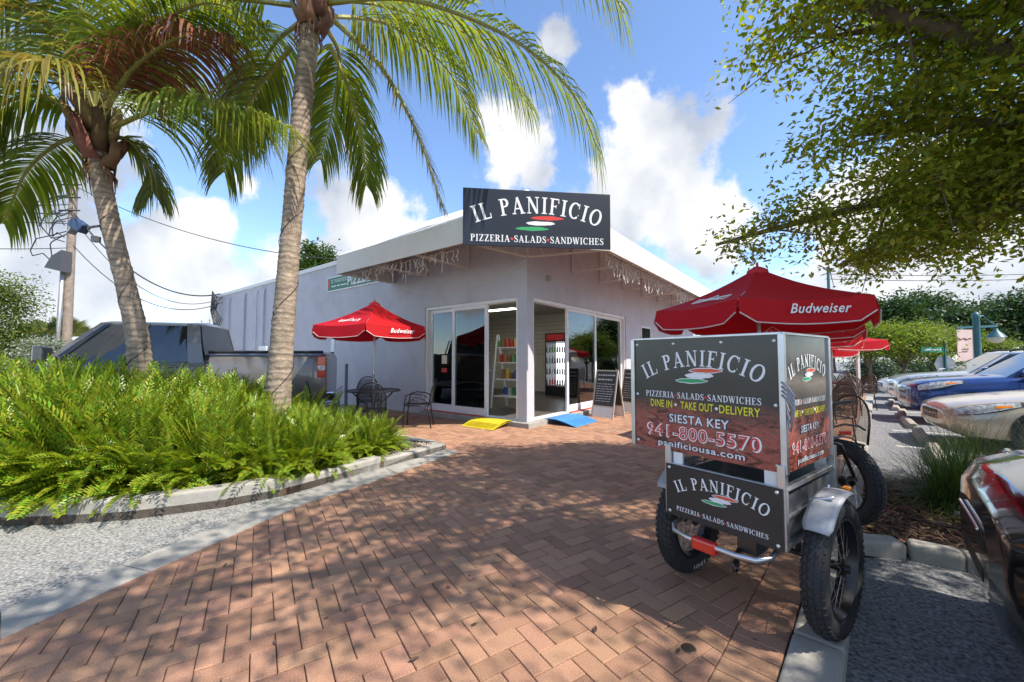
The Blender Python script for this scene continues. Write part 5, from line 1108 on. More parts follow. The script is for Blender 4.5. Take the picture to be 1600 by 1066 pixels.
# --- the shade tree whose boughs reach over the plaza from the parking island
OUT = [(1085, -400), (1085, -20), (1095, 40), (1112, 100), (1128, 142), (1160, 112), (1190, 105), (1222, 150), (1250, 128), (1262, 150), (1248, 188), (1215, 225), (1250, 262), (1285, 262), (1240, 276), (1180, 300), (1140, 330), (1108, 392), (1140, 402), (1170, 428), (1225, 412), (1262, 432), (1288, 415), (1312, 395), (1338, 440), (1360, 430), (1400, 412), (1470, 405), (1480, 452), (1520, 458), (1540, 415), (1600, 392), (1700, 420), (1900, 420), (1900, -400)]
gap_ = [(1270, 268), (1330, 240), (1400, 215), (1480, 190), (1540, 175), (1545, 182), (1480, 205), (1400, 232), (1330, 258)]
def shade_tree():
    T = V(5.7, 2.5, -.03); o = thing('shade_tree', 'broad leafy tree in the parking island reaching over the tricycle and umbrellas', 'tree', T); g = rng(11); r = random.Random(11)
    m = MB(); limb(m, [(0, 0, 0), (-.05, .05, 1.0), (-.1, .1, 2.0), (-.2, .2, 2.7)], .26, .17, 12)
    tips = []
    fork = V(-.2, .2, 2.6)
    W_ = lambda x, y, z: V(x, y, z)-T
    limbs = [[(5.2, 3.2, 3.3), (4.6, 3.7, 3.6), (3.6, 4.0, 3.65)], [(5.6, 3.5, 3.4), (5.6, 4.3, 3.7), (5.3, 4.9, 3.8)], [(4.2, 3.3, 4.0), (2.9, 3.5, 4.7), (1.6, 3.3, 5.3)], [(5.0, 3.8, 3.1), (4.0, 4.6, 3.1), (2.7, 5.2, 2.85)], [(5.9, 4.2, 3.6), (6.2, 5.3, 3.9), (6.4, 6.4, 3.8)], [(4.2, 1.6, 4.3), (2.6, .6, 5.1), (.9, -.2, 5.5)], [(5.0, 3.0, 4.2), (4.2, 3.5, 4.5), (3.2, 3.9, 4.6)], [(6.6, 1.8, 4.2), (8, 1.4, 5.0)], [(5.4, 1.2, 4.2), (4.6, -.6, 5.2), (3.6, -2.2, 5.6)], [(6.6, 3.6, 4.6), (7.8, 5.2, 5.4)], [(4.4, 2.6, 5.0), (3.4, 2.2, 5.7), (2.4, 1.7, 6.0)], [(4.6, 2.2, 4.4), (3.3, 1.6, 4.7), (2.0, 1.2, 4.9)], [(5.2, 4.2, 2.95), (4.9, 5.0, 2.85), (4.6, 5.6, 2.65)], [(5.2, 3.0, 5.0), (5.0, 3.0, 6.0), (4.4, 2.8, 6.4)], [(5.8, 2.4, 5), (5.9, 2.6, 7)]]
    twigs = []
    for L_ in limbs:
        q = limb(m, [fork]+[W_(*p) for p in L_], .1, .02, 7)
        for k in range(3, len(q)):
            for _ in range(5):
                if r.random() < .9:
                    d = V(r.gauss(0, 1), r.gauss(0, 1), r.gauss(.05, .35)).normalized(); l = r.uniform(.5, 1.3); p = q[k]; e = p+d*l+V(0, 0, -.12*l); mid = p+d*l*.5+V(0, 0, .06); twigs.append((p, mid, e))
    cl = []
    def ok(p):
        w = p+T; q = PXL(w); sx, sy = w.x-.664*w.z, w.y+.414*w.z
        if (sy > 6.35 and sx < 3.2) or (sx < -1.0 and sy > 5.0+(sx+1.0)*.9) or (sx < -2.6 and sy > 3.3): return False  # crown shaped by its shadow: no leaves that would shade the sunlit strip and hedge
        if q is None or w.y < .6: return w.z > 3.4
        if q[1] < -60: return w.z > 3.2
        if q[0] > 1900: return True
        if inside(q[0], q[1], gap_) and r.random() < .75: return False
        return inside(q[0]+r.gauss(0, 6), q[1]+r.gauss(0, 6), OUT)
    for a, b, c in twigs:
        hits = []
        for t in (.45, .6, .75, .9, 1.0, 1.1):
            p = b.lerp(c, (t-.5)*2) if t > .5 else a.lerp(b, t*2)
            for _ in range(4):
                pp = p+V(r.gauss(0, .16), r.gauss(0, .16), r.gauss(0, .09))
                if ok(pp): cl.append(pp); hits.append(1)
        if sum(hits) > 7: m.tube([a, b, c.lerp(b, .25)], [.012, .008, .003], 4, cap=False)
    m.build('trunk', BARK, o, smooth=True)
    per = 9; parts = [leaf_cloud(g, [tuple(p) for p in cl], per, .2, .078, .6, .45, .48)]
    # trim single leaves to the outline too
    crown_obj('crown', parts, leafmat('shade_leaf', (.17, .215, .03), .6, .4, .4, (2.0, 1.75, .45)), o)
shade_tree()
def tree(name, label, loc, trunk_h, rx, rz, ncl, per, leaf, mt, seed, group=None, tr=.12, cone=0, clr=.5):
    o = thing(name, label, 'tree', loc, 0, group); g = rng(seed); r = random.Random(seed); m = MB(); H = trunk_h+rz
    limb(m, [(0, 0, 0), (r.uniform(-.1, .1), 0, trunk_h*.6), (r.uniform(-.2, .2), r.uniform(-.2, .2), H)], tr, tr*.3, 7); C = []
    for k in range(ncl):
        a = r.uniform(0, 6.283); u = r.uniform(-1, 1); q = r.random()**.4; s_ = math.sqrt(1-u*u); kx = 1-cone*(u*.5+.5)
        lump = .78+.3*math.sin(a*3+seed)*math.cos(u*4+seed*2)
        C.append((rx*q*s_*math.cos(a)*kx*lump, rx*q*s_*math.sin(a)*kx*lump, H+rz*u*q*lump*.95))
        if k % 9 == 0: limb(m, [(0, 0, trunk_h*.8), (C[-1][0]*.5, C[-1][1]*.5, (trunk_h+C[-1][2])/2), C[-1]], tr*.3, .01, 5)
    m.build('trunk', BARK, o, smooth=True)
    crown_obj('crown', [leaf_cloud(g, C, per, clr, leaf, .7, .2)], mt, o); return o
LG1 = leafmat('bright_leaf', (.14, .20, .022), .35, .35); LG2 = leafmat('dark_leaf', (.035, .075, .022), .25, .4); LG3 = leafmat('mid_leaf', (.06, .11, .025), .3, .4); LGS = leafmat('silver_leaf', (.22, .25, .19), .2, .3)
for k, (px, Y, h, rx, rz) in enumerate(((1358, 16.5, 1.3, 1.5, .95), (1415, 17, 1.2, 1.7, 1.0), (1462, 20, 1.2, 1.4, .95), (1545, 27, 1.2, 1.7, 1.0))):
    p = PD(px, 600, Y); tree('ornamental_tree', ('bright green small tree behind the far end of the terrace', 'bright green wide tree behind the parked white sedan', 'bright green tree beside the street name sign', 'yellow green tree below the hanging street banner')[k], (p.x, p.y, -.1), h, rx, rz, 150, 60, .13, LG1, 20+k, 'bright trees beyond the parking lot', .09, clr=.42)
for k, (px, Y, top) in enumerate(((1350, 40, 470), (1400, 38, 462), (1450, 42, 450), (1500, 37, 480), (1548, 41, 470), (1600, 36, 455), (1660, 40, 450), (1300, 44, 478), (1240, 46, 470))):
    p = PD(px, top, Y); h = p.z+.1; tree('background_tree', ('dark green tree in the tall belt beyond the street',)[0], (p.x, p.y, -.1), h*.3, 3.4, h*.36, 170, 55, .42, LG2, 40+k, 'tall dark trees beyond the street', .22, .35, clr=1.2)
for k, (px, Y, top) in enumerate(((486, 34, 372), (512, 35, 375))):
    p = PD(px, top, Y); tree('conifer', 'slim green tree top showing above the restaurant roof', (p.x, p.y, -.1), p.z*.45, 1.1, p.z*.29, 150, 45, .35, LG3, 60+k, 'tree tops behind the restaurant', .2, .75, clr=.6)
# trees across the lot, reflected in the glass and shading the foreground
for k, (x, y, h, rx, rz) in enumerate(((4.6, -6.6, 3.0, 3.0, 1.5), (17, 3.5, 2.2, 3.0, 2.0), (20, -2, 2.4, 3.2, 2.2), (23, 8, 2.0, 3.0, 2.4))):
    tree('lot_tree', ('leafy tree at the edge of the lot behind the photographer', 'round leafy tree across the parking lot from the shop front', 'tall leafy tree at the far side of the parking lot', 'leafy tree by the street at the end of the parking lot')[k], (x, y, -.1), h, rx, rz, 260, 50, .16, LG3, 70+k, 'trees round the parking lot', .16, clr=.6)
# hedge and shrubs far right, left background
def shrub(name, label, loc, rx, ry, h, ncl, per, leaf, mt, seed, grp=None, cat='shrub'):
    o = thing(name, label, cat, loc, 0, grp); g = rng(seed); r = random.Random(seed); m = MB(); C = []
    for k in range(5): a = r.uniform(0, 6.28); limb(m, [(0, 0, 0), (.2*rx*math.cos(a), .2*ry*math.sin(a), h*.5), (.5*rx*math.cos(a), .5*ry*math.sin(a), h*.85)], .03, .006, 5)
    m.build('stem', BARK, o)
    for k in range(ncl):
        a = r.uniform(0, 6.283); q = math.sqrt(r.random()); z = r.random()**.7; w = math.sqrt(max(.1, 1-(z*.9)**3)); C.append((rx*q*w*math.cos(a), ry*q*w*math.sin(a), .1+z*h*.92))
    crown_obj('foliage', [leaf_cloud(g, C, per, .22*max(1, h/1.5), leaf, .8, .2)], mt, o); return o
for k, (px, Y) in enumerate(((1345, 18.5), (1378, 19), (1412, 19.5), (1450, 21), (1490, 23), (1530, 24))):
    p = PD(px, 600, Y); shrub('hedge_shrub', 'dark clipped shrub in the hedge under the bright trees', (p.x, p.y, -.1), 1.0, .7, 1.25, 70, 50, .1, LG2, 80+k, 'hedge shrubs beyond the lot')
p = PD(12, 540, 15); shrub('tall_hedge_shrub', 'tall clipped green hedge tree at the left edge beyond the truck', (p.x-.3, p.y, -.1), 1.0, .9, 4.5, 260, 60, .12, leafmat('ficus_leaf', (.10, .14, .02), .3, .4), 90)
p = PD(75, 540, 14.5); shrub('silver_shrub', 'pale silvery shrub behind the truck bonnet', (p.x, p.y, -.1), 1.1, .8, 2.1, 120, 55, .1, LGS, 91)
p = PD(327, 540, 26); shrub('grey_shrub', 'grey green bush behind the far corner of the side wall', (p.x, p.y, -.1), .9, .9, 3.6, 100, 45, .2, LGS, 92)
def fan_palm(loc, h, label, seed):
    o = thing('fan_palm', label, 'palm', loc, 0, 'fan palms beyond the truck'); r = random.Random(seed); m = MB(); m.tube([(0, 0, 0), (0, 0, h*.55)], [.16, .12], 8); m.build('trunk', BARK, o); vs = []; fs = []
    for k in range(22):
        a = r.uniform(0, 6.28); el = r.uniform(-.3, 1.3); d = V(math.cos(a)*math.cos(el), math.sin(a)*math.cos(el), math.sin(el)); c = V(0, 0, h*.55)+d*r.uniform(.5, .8); sd = d.cross(V(0, 0, 1)).normalized(); up = sd.cross(d)
        for q in range(17):
            t = (q-8)/8*1.25; e = (d*math.cos(t)+sd*math.sin(t)).normalized(); ln = .75*(1-.25*abs(t)); w = .035; n = sd*math.cos(t)-d*math.sin(t); b = len(vs)
            vs += [c, c+e*ln*.6+n*w, c+e*ln+V(0, 0, -.16*ln), c+e*ln*.6-n*w]; fs.append((b, b+1, b+2, b+3))
    np_mesh('crown', np.array([tuple(v) for v in vs]), np.array(fs), leafmat('fan_leaf', (.13, .15, .035), .3, .35), o)
for k, (px, Y, h) in enumerate(((72, 17, 3.6), (100, 18, 4.0), (122, 19, 3.7), (50, 19, 3.8))):
    p = PD(px, 540, Y); fan_palm((p.x, p.y, -.1), h, 'bushy fan palm standing beyond the parked pickup truck', 95+k)
# --- coconut palms
GL = leafmat('palm_leaf', (.14, .19, .03), .5, .3, .38, (1.9, 1.7, .5)); YL = leafmat('palm_leaf_yellow', (.20, .19, .03), .4, .35, .4, (1.6, 1.3, .5)); DL = leafmat('palm_leaf_dead', (.19, .085, .04), .25, .35, .6, (1.3, 1, .7)); RA = mat('palm_rachis', (.26, .24, .05), .5, var=.25, vscale=8)
def cat_rom(pts, n):
    pts = [Vector(p) for p in pts]; q = []
    for i in range(len(pts)-1):
        a = pts[max(i-1, 0)]; b = pts[i]; c = pts[i+1]; d = pts[min(i+2, len(pts)-1)]
        for k in range(n): t = k/n; q.append(.5*((2*b)+(c-a)*t+(2*a-5*b+4*c-d)*t*t+(3*b-a-3*c+d)*t**3))
    q.append(pts[-1]); return q
def frond(parent, ctrl, mt, seed, llen=.85, hang=1.0, npair=84):
    r = random.Random(seed); org = parent.location; q = cat_rom([Vector(p)-org for p in ctrl], 12); k = len(q)-1
    m = MB(); m.tube(q, [.034*(1-.88*i/k)+.003 for i in range(k+1)], 6); nr = len(m.f)
    vs = m.v; cum = [0]
    for i in range(k): cum.append(cum[-1]+(q[i+1]-q[i]).length)
    tot = cum[-1]
    def at(s):
        for i in range(k):
            if cum[i+1] >= s: t = (s-cum[i])/(cum[i+1]-cum[i]); return q[i].lerp(q[i+1], t), (q[i+1]-q[i]).normalized()
        return q[-1], (q[-1]-q[-2]).normalized()
    for j in range(npair):
        u = .14+.86*(j+r.uniform(-.3, .3))/npair; u = min(.999, u)
        p, d = at(u*tot); side = d.cross(V(0, 0, 1)); side = side.normalized() if side.length > .1 else V(1, 0, 0); up = side.cross(d)
        ln = llen*(.45+.75*math.sin(math.pi*min(1, u*.86+.1))**.8)*r.uniform(.85, 1.12); w = r.uniform(.025, .036)
        for sg in (-1, 1):
            e = (side*sg*.80+d*(.42+.5*u)+up*r.uniform(-.05, .4)).normalized(); pts = [p]; cur = p; dirv = e; ns = 5
            for s_ in range(ns):
                dirv = (dirv+V(0, 0, -.30*hang*(.6+.4*s_))+V(r.gauss(0, .03), r.gauss(0, .03), 0)).normalized(); cur = cur+dirv*ln/ns; pts.append(cur)
            b = len(m.v); ws = [.35, 1, 1, .8, .45, .04]
            for i_, pt in enumerate(pts):
                t_ = (pts[min(i_+1, ns)]-pts[max(i_-1, 0)]).normalized(); nn = t_.cross(up); nn = nn.normalized() if nn.length > .05 else d; nn = (nn*.75+d*.35*1).normalized(); m.v += [pt+nn*w/2*ws[i_], pt-nn*w/2*ws[i_]]
            for i_ in range(ns): m.f.append([b+2*i_, b+2*i_+1, b+2*i_+3, b+2*i_+2]); m.m.append(1)
    return m.build('frond', [RA, mt], parent, recalc=False)
PBARK = mat('palm_bark', (.31, .24, .18), .9, var=.35, vscale=9, bump=.8, bscale=25, stain=.4, dirt=(.13, .1, .075)); FIB = mat('palm_fibre', (.2, .115, .06), .9, isl=.4, var=.3, vscale=10)
def ringbands(m):
    nt = m.node_tree; N = nt.nodes.new; L = nt.links.new; b = nt.nodes['Principled BSDF']; src = b.inputs['Base Color'].links[0].from_socket; tc = N('ShaderNodeTexCoord')
    w = N('ShaderNodeTexWave'); w.bands_direction = 'Z'; w.inputs['Scale'].default_value = 4.0; w.inputs['Distortion'].default_value = 5; w.inputs['Detail'].default_value = 4; w.inputs['Detail Scale'].default_value = 2.5; L(tc.outputs['Object'], w.inputs[0])
    mr = N('ShaderNodeMapRange'); L(w.outputs['Fac'], mr.inputs[0]); mr.inputs[1].default_value = .0; mr.inputs[2].default_value = .45; mr.inputs[3].default_value = .55; mr.inputs[4].default_value = 0
    mx = N('ShaderNodeMix'); mx.data_type = 'RGBA'; L(mr.outputs[0], mx.inputs[0]); L(src, mx.inputs[6]); mx.inputs[7].default_value = (.10, .072, .05, 1); L(mx.outputs[2], b.inputs['Base Color'])
ringbands(PBARK)
def palm(px_path, Y, r0, label, ctrls, seed, wire):
    pts = [PD(a, b, y) for (a, b), y in zip(px_path, Y)]; base = P(0, 0, .05) if False else V(pts[0].x+(pts[0].x-pts[1].x)*.35, pts[0].y, .06); pts = [base]+pts
    o = thing('coconut_palm', label, 'palm', base); q = cat_rom([p-base for p in pts], 22); k = len(q)-1; r = random.Random(seed); m = MB(); P_, R_ = [], []
    L_ = 0
    for i in range(k):
        n_ = max(1, int((q[i+1]-q[i]).length/.018))
        for j in range(n_):
            t = j/n_; z = (i+t)/k; L_ += (q[i+1]-q[i]).length/n_; ph = (L_/.075+.3*math.sin(L_*2.3)) % 1.0
            rad = r0*(1.25-.42*min(1, z*2.2)**.6)*(1+.075*(1-ph)**3+.014*r.gauss(0, 1)); P_.append(q[i].lerp(q[i+1], t)); R_.append(rad)
    m.tube(P_, R_, 20); m.build('trunk', PBARK, o, smooth=60)
    top = q[-1]; ax = (q[-1]-q[-6]).normalized()
    for i in range(16):                                   # old leaf bases and fibre
        a = i*2.4; d = V(math.cos(a), math.sin(a), 0); b0 = top-ax*(.42-.045*i)+d*r0*.72; m = MB(); s_ = V(-d.y, d.x, 0); hgt = .36+.06*(i % 3); wd = r0*1.0
        rows = []
        for j in range(5): t = j/4; rows.append([b0+ax*hgt*t+d*(.05+.16*math.sin(t*1.7))+s_*wd*(1-.62*t)*x*.9+d*(-.06*x*x)+V(r.gauss(0, .008), r.gauss(0, .008), r.gauss(0, .012)) for x in (-1, -.5, 0, .5, 1)])
        m.grid(rows); l = m.build('leaf_base', FIB, o, smooth=True); sd = l.modifiers.new('s', 'SOLIDIFY'); sd.thickness = .014
    for i in range(26):
        a = r.uniform(0, 6.28); d = V(math.cos(a), math.sin(a), 0); p = top-ax*r.uniform(.1, .5)+d*r0*.85; m = MB(); m.tube([p, p+d*.05-ax*.1, p+d*.04-ax*r.uniform(.18, .34)], [.012, .01, .004], 4); m.build('husk_strip', FIB, o)
    for i, (c, mt, ll, hg) in enumerate(ctrls): frond(o, c, mt, seed*50+i, ll, hg)
    # string light wire wound round the trunk
    m = MB(); pw = []; n_ = len(P_); turns = wire
    for i in range(0, int(n_*.8), 3): a = 6.283*turns*i/n_; pw.append(P_[i]+V(math.cos(a), math.sin(a), .25*math.sin(a*1.3)*.2)*(R_[i]+.006))
    m.tube(pw, .005, 4); w_ = m.build('wrapped_wire', WIRED, o)
    return o, [p+base for p in P_], R_
Q = lambda *a: [PD(*p) for p in a]
G1 = [(Q((175, 200, 5.0), (265, 166, 4.9), (370, 168, 4.75), (455, 200, 4.65)), GL, .95, 1.3), (Q((160, 180, 5), (210, 105, 4.85), (290, 55, 4.7), (365, 62, 4.6)), DL, .75, 1.25), (Q((165, 212, 5.05), (205, 222, 5.25), (232, 262, 5.4), (238, 300, 5.5)), GL, .6, 1.0),
      (Q((135, 190, 5), (70, 150, 4.8), (0, 165, 4.65), (-60, 230, 4.6)), GL, .8, 1.2), (Q((150, 170, 5), (110, 80, 4.85), (40, 5, 4.7), (-70, -20, 4.6)), YL, .9, .9), (Q((150, 165, 5), (140, 50, 4.75), (95, -40, 4.5), (10, -80, 4.3)), GL, .95, 1.0), (Q((160, 165, 5), (225, 60, 4.85), (320, 5, 4.7), (420, 40, 4.6)), GL, .95, 1.0),
      (Q((135, 212, 5), (90, 225, 5.2), (40, 270, 5.4), (5, 350, 5.5)), GL, .7, .9), (Q((140, 180, 5), (60, 105, 5.1), (-40, 80, 5.2), (-120, 120, 5.3)), GL, .95, 1.0), (Q((160, 185, 5.15), (200, 120, 5.9), (255, 105, 6.6), (310, 150, 7.2)), GL, .9, 1.0), (Q((140, 170, 5), (100, 110, 4.5), (30, 100, 4.1), (-60, 170, 3.8)), YL, .9, 1.0), (Q((155, 165, 5.1), (165, 40, 5.6), (210, -50, 6.2), (290, -80, 6.8)), GL, .95, .9), (Q((145, 175, 5.1), (90, 90, 5.8), (20, 50, 6.4), (-50, 80, 7)), GL, .9, 1)]
G2 = [(Q((515, 5, 5.2), (640, 0, 4.95), (790, 55, 4.7), (890, 140, 4.55), (935, 235, 4.5)), GL, .95, 1.25), (Q((525, 35, 5.2), (595, 105, 5.0), (650, 205, 4.9), (692, 325, 4.85)), YL, .5, .7), (Q((515, 70, 5.3), (545, 140, 5.55), (565, 215, 5.75), (572, 290, 5.85)), GL, .7, .9), (Q((455, 75, 5.2), (405, 135, 5.45), (368, 205, 5.6), (350, 270, 5.7)), GL, .75, .9),
      (Q((540, -10, 5.1), (740, -150, 4.5), (900, -90, 4.1), (975, 20, 3.95)), GL, .95, 1.1), (Q((455, 8, 5.2), (350, 0, 5.05), (255, 25, 4.9), (190, 85, 4.85)), GL, .8, 1.1), (Q((505, 25, 5.4), (610, 40, 6.2), (700, 110, 6.9), (745, 210, 7.2)), GL, .95, 1.1), (Q((470, 35, 5.3), (425, 75, 5.9), (395, 150, 6.4), (385, 215, 6.7)), GL, .9, 1.0), (Q((500, 0, 5.3), (600, 10, 5.9), (740, 60, 6.2), (830, 170, 6.3)), GL, .95, 1.2), (Q((490, -30, 5.2), (500, -180, 5.1), (540, -300, 4.6), (640, -330, 4)), GL, .95, .9), (Q((470, -30, 5.2), (420, -180, 5.1), (330, -280, 4.9), (200, -260, 4.8)), GL, .95, .9), (Q((490, -20, 5.3), (520, -150, 6.2), (600, -220, 7.2), (700, -180, 8)), GL, .95, 1), (Q((510, 45, 5.35), (530, 90, 5.9), (520, 170, 6.4), (500, 250, 6.6)), GL, .8, .9), (Q((480, -20, 5.1), (440, -120, 4.2), (400, -200, 3.5), (340, -180, 2.8)), GL, .9, 1)]
pl1, P1, R1 = palm([(218, 555), (200, 460), (180, 380), (160, 290), (150, 215)], (5.0, 5.0, 5.0, 5.0, 5.0), .118, 'leaning coconut palm with floodlight in front of the pickup cab', G1, 1, 5)
pl2, P2, R2 = palm([(436, 600), (446, 470), (456, 350), (469, 200), (482, 70), (488, 10)], (5.2, 5.2, 5.2, 5.2, 5.2, 5.2), .142, 'tall coconut palm nearest the patio umbrella with ringed trunk', G2, 2, 6)
# --- coontie hedge in the planter
CLF = leafmat('coontie_leaf', (.19, .27, .022), .32, .4, .35, (1.7, 1.6, .5))
def coontie(seed):
    r = random.Random(seed); vs = []; fs = []
    for k in range(150):
        a = r.uniform(0, 6.283); el = r.uniform(.35, 1.5); ln = r.uniform(.42, .74)*(.8+.25*math.sin(el)); d = V(math.cos(a)*math.cos(el), math.sin(a)*math.cos(el), math.sin(el)); p = V(r.gauss(0, .07), r.gauss(0, .07), .02); n = 26; pts = [p]
        for i in range(n): d = (d+V(0, 0, -.022*(1+i*.06))+V(r.gauss(0, .015), r.gauss(0, .015), 0)).normalized(); p = p+d*ln/n; pts.append(p)
        tw = r.uniform(-.6, .6)
        for i in range(5, n+1):
            d = (pts[i]-pts[i-1]).normalized(); s_ = d.cross(V(0, 0, 1)).normalized(); up = s_.cross(d); s_ = s_*math.cos(tw)+up*math.sin(tw); up = s_.cross(d); l = .078*math.sin(math.pi*min(1, .22+.72*(i-5)/(n-5)))**.7*r.uniform(.85, 1.15)
            for sg in (-1, 1):
                e = (s_*sg+d*.55+up*.28).normalized(); w = d*.0115; b = len(vs); q = pts[i]; vs += [q-w*.6, q+e*l*.55-w+up*.006, q+e*l, q+e*l*.55+w+up*.006]; fs.append((b, b+1, b+2, b+3))
        for i in range(0, n, 3):
            b = len(vs); j = min(i+3, n); s_ = V(.004, .003, 0); vs += [pts[i]-s_, pts[i]+s_, pts[j]+s_, pts[j]-s_]; fs.append((b, b+1, b+2, b+3))
    return np.array([tuple(v) for v in vs]), np.array(fs)
CM = []
for s_ in range(4):
    v, f = coontie(100+s_); root = thing('coontie_plant', 'x', 'shrub'); np_mesh('fronds', v, f, CLF, root); m = MB(); m.lathe([(0, 0), (.09, 0), (.08, .06), (.03, .1), (0, .1)], 10); m.build('stem', BARK, root); CM.append([root, False])
rc = random.Random(12); cpts = []
tries = 0
POLYC = [(-8.6, 3.5), (-4.2, 3.62), (-3.3, 3.75), (-2.8, 4.05), (-2.3, 4.35), (-1.9, 5.0), (-1.75, 5.5), (-2.25, 6.0), (-3.4, 6.2), (-5.2, 5.7), (-8.6, 4.6)]
while tries < 9000 and len(cpts) < 90:
    tries += 1; x = rc.uniform(-8.6, -1.7); y = rc.uniform(3.3, 6.2)
    if not inside(x, y, POLYC): continue
    if any((x-a)**2+(y-b)**2 < .29**2 for a, b in cpts): continue
    if (x-pl1.location.x)**2+(y-pl1.location.y)**2 < .09 or (x-pl2.location.x)**2+(y-pl2.location.y)**2 < .1: continue
    cpts.append((x, y))
for i, (x, y) in enumerate(cpts):
    e = CM[i % 4]; c = e[0] if not e[1] else copy_tree(e[0]); e[1] = True
    sc = .70+.58*min(1, max(0, (-x-1.9)/2.8)); sc *= rc.uniform(.92, 1.1)
    if y > 5.2 and x > -3: sc *= .85
    c.location = (x, y, .055); c.rotation_euler = (0, 0, rc.uniform(0, 6.28)); c.scale = (sc, sc, sc*1.28); d1 = math.hypot(x-pl1.location.x, y-pl1.location.y); d2 = math.hypot(x-pl2.location.x, y-pl2.location.y)
    lab = ('feathery green coontie plant round the foot of the leaning palm' if d1 < .6 else 'feathery green coontie plant round the foot of the tall palm' if d2 < .6 else 'low coontie plant at the hedge end beside the gravel corner' if x > -2.5 else 'coontie plant in the front row arching over the planter kerb' if y < 4.15 else 'coontie plant in the back row of the hedge beside the pickup truck' if y > 5.1 else 'feathery bright green coontie plant in the middle of the planter hedge')
    tag(c, lab, 'shrub', 'coontie plants of the planter hedge')
# grass clump in the mulch
def grass(loc, n, ln, seed, label):
    o = thing('grass_clump', label, 'grass', loc, 0, 'fountain grass in the island'); r = random.Random(seed); vs = []; fs = []
    for k in range(n):
        a = r.uniform(0, 6.283); el = r.uniform(.5, 1.45); l = ln*r.uniform(.6, 1.1); d = V(math.cos(a)*math.cos(el), math.sin(a)*math.cos(el), math.sin(el)); p = V(r.gauss(0, .1), r.gauss(0, .1), 0); s_ = V(-math.sin(a), math.cos(a), 0)*.0035; b = len(vs); ns = 6
        for i in range(ns+1): w = s_*(1-i/ns*.95); vs += [p-w, p+w]; d = (d+V(0, 0, -.22)).normalized(); p = p+d*l/ns
        fs += [(b+2*i, b+2*i+1, b+2*i+3, b+2*i+2) for i in range(ns)]
    np_mesh('blades', np.array([tuple(v) for v in vs]), np.array(fs), leafmat('grass_blade', (.09, .15, .03), .3, .4), o)
grass((4.15, 3.75, -.03), 1500, 1.0, 1, 'large fountain grass clump drooping over the mulch beside the black car'); grass((4.9, 3.55, -.03), 1100, .95, 2, 'second fountain grass clump farther from the kerb'); grass((4.7, 4.15, -.03), 900, .9, 3, 'third fountain grass clump next to the stall wheel stop')
# ---------------------------------------------------------------- poles, wires, small things
UP = V(*PD(104, 540, 16)); UP = V(UP.x, UP.y, -.1); WP = mat('weathered_pole', (.24, .19, .15), .9, var=.3, vscale=7, bump=.5)
po = thing('utility_pole', 'weathered wooden utility pole with a tangle of black cables', 'utility pole', UP); top = PD(116, 278, 16)-UP
m = MB(); m.tube([(0, 0, 0), tuple(top)], [.16, .12], 10); m.build('pole', WP, po, smooth=40)
m = MB(); e = PD(100, 392, 15.8)-UP; m.tube([(e.x-.12, e.y, 0), (e.x, e.y, e.z)], .07, 8); m.build('riser_pipe', mat('galvanised', (.5, .5, .5), .4, .7), po, smooth=True)
r = random.Random(6); m = MB()
for k in range(9):
    a = top*r.uniform(.72, .97); pts = [a+V(.1, -.1, 0)]; w = r.uniform(.5, 1.5)
    for j in range(1, 7): t = j/6; pts.append(a+V(-w*math.sin(t*3.0)+.1*r.gauss(0, 1)*.5, -.15, -t*r.uniform(.8, 1.9)*.9))
    m.tube(pts, .022, 5)
for z in (.96, .9, .84): m.beam(top*z+V(-.4, -.15, 0), top*z+V(.45, -.15, 0), .05, .05)
m.build('cable_loops', WIRED, po, smooth=True)
m = MB(); c = PD(92, 412, 15.7)-UP; m.hexa([c+V(-.35, -.2, -.2), c+V(.3, -.2, -.35), c+V(.3, .2, -.35), c+V(-.35, .2, -.2), c+V(-.1, -.2, .25), c+V(.3, -.2, .5), c+V(.3, .2, .5), c+V(-.1, .2, .25)]); m.build('flood_lamp', mat('lamp_grey', (.06, .06, .065), .5), po)
def wire(name, a, b, sag, label, rad=.014, grp='overhead wires'):
    a, b = Vector(a), Vector(b); m = MB(); m.tube([a.lerp(b, i/20)-V(0, 0, sag*4*(i/20)*(1-i/20)) for i in range(21)], rad, 5); o = m.build(name, WIRED, world=a, smooth=True); o.location = a; return tag(o, label, 'wire', grp)
wc = B(17.5, -.1, 4.35); tp = UP+top
wire('overhead_wire', tp*1+V(0, -.1, -1.3), wc, 1.2, 'thick black service cable sagging from the pole to the side wall', .03); wire('overhead_wire', tp+V(0, -.1, -1.5), wc+V(.1, 0, -.2), 1.5, 'thin black service cable below the thick one', .015); wire('overhead_wire', tp+V(0, -.1, -.3), B(9, 1, 4.9), .6, 'grey cable running from the pole top over the roof', .015); wire('overhead_wire', tp+V(0, -.1, -2.6), wc+V(.2, -.1, -.4), 1.3, 'lowest service cable from the pole to the wall corner', .018)
for k, (dz, sg, lb) in enumerate(((-.1, .3, 'highest overhead line leaving the utility pole to the left'), (-1.1, .4, 'second overhead line leaving the utility pole to the left'), (-1.5, .3, 'third overhead line leaving the utility pole to the left'), (-1.9, .5, 'fourth overhead line leaving the utility pole to the left'), (-2.9, .9, 'slack cable leaving the utility pole low to the left'))): wire('overhead_wire', tp+V(0, 0, dz), tp+V(-14, -1-k, dz+.5*k-.6), sg, lb, .016)
m = MB(); rr_ = random.Random(3)
for k in range(7): s_ = 17.2+k*.13; m.tube([B(s_, -.1, 4.2), B(s_-.1, -.3, 3.9+.1*k), B(s_+.15, -.28, 3.6), B(s_, -.08, 3.1-.1*k)], .02, 5)
tag(m.build('service_cables', WIRED), 'knot of black service cables at the far end of the side wall', 'cables')
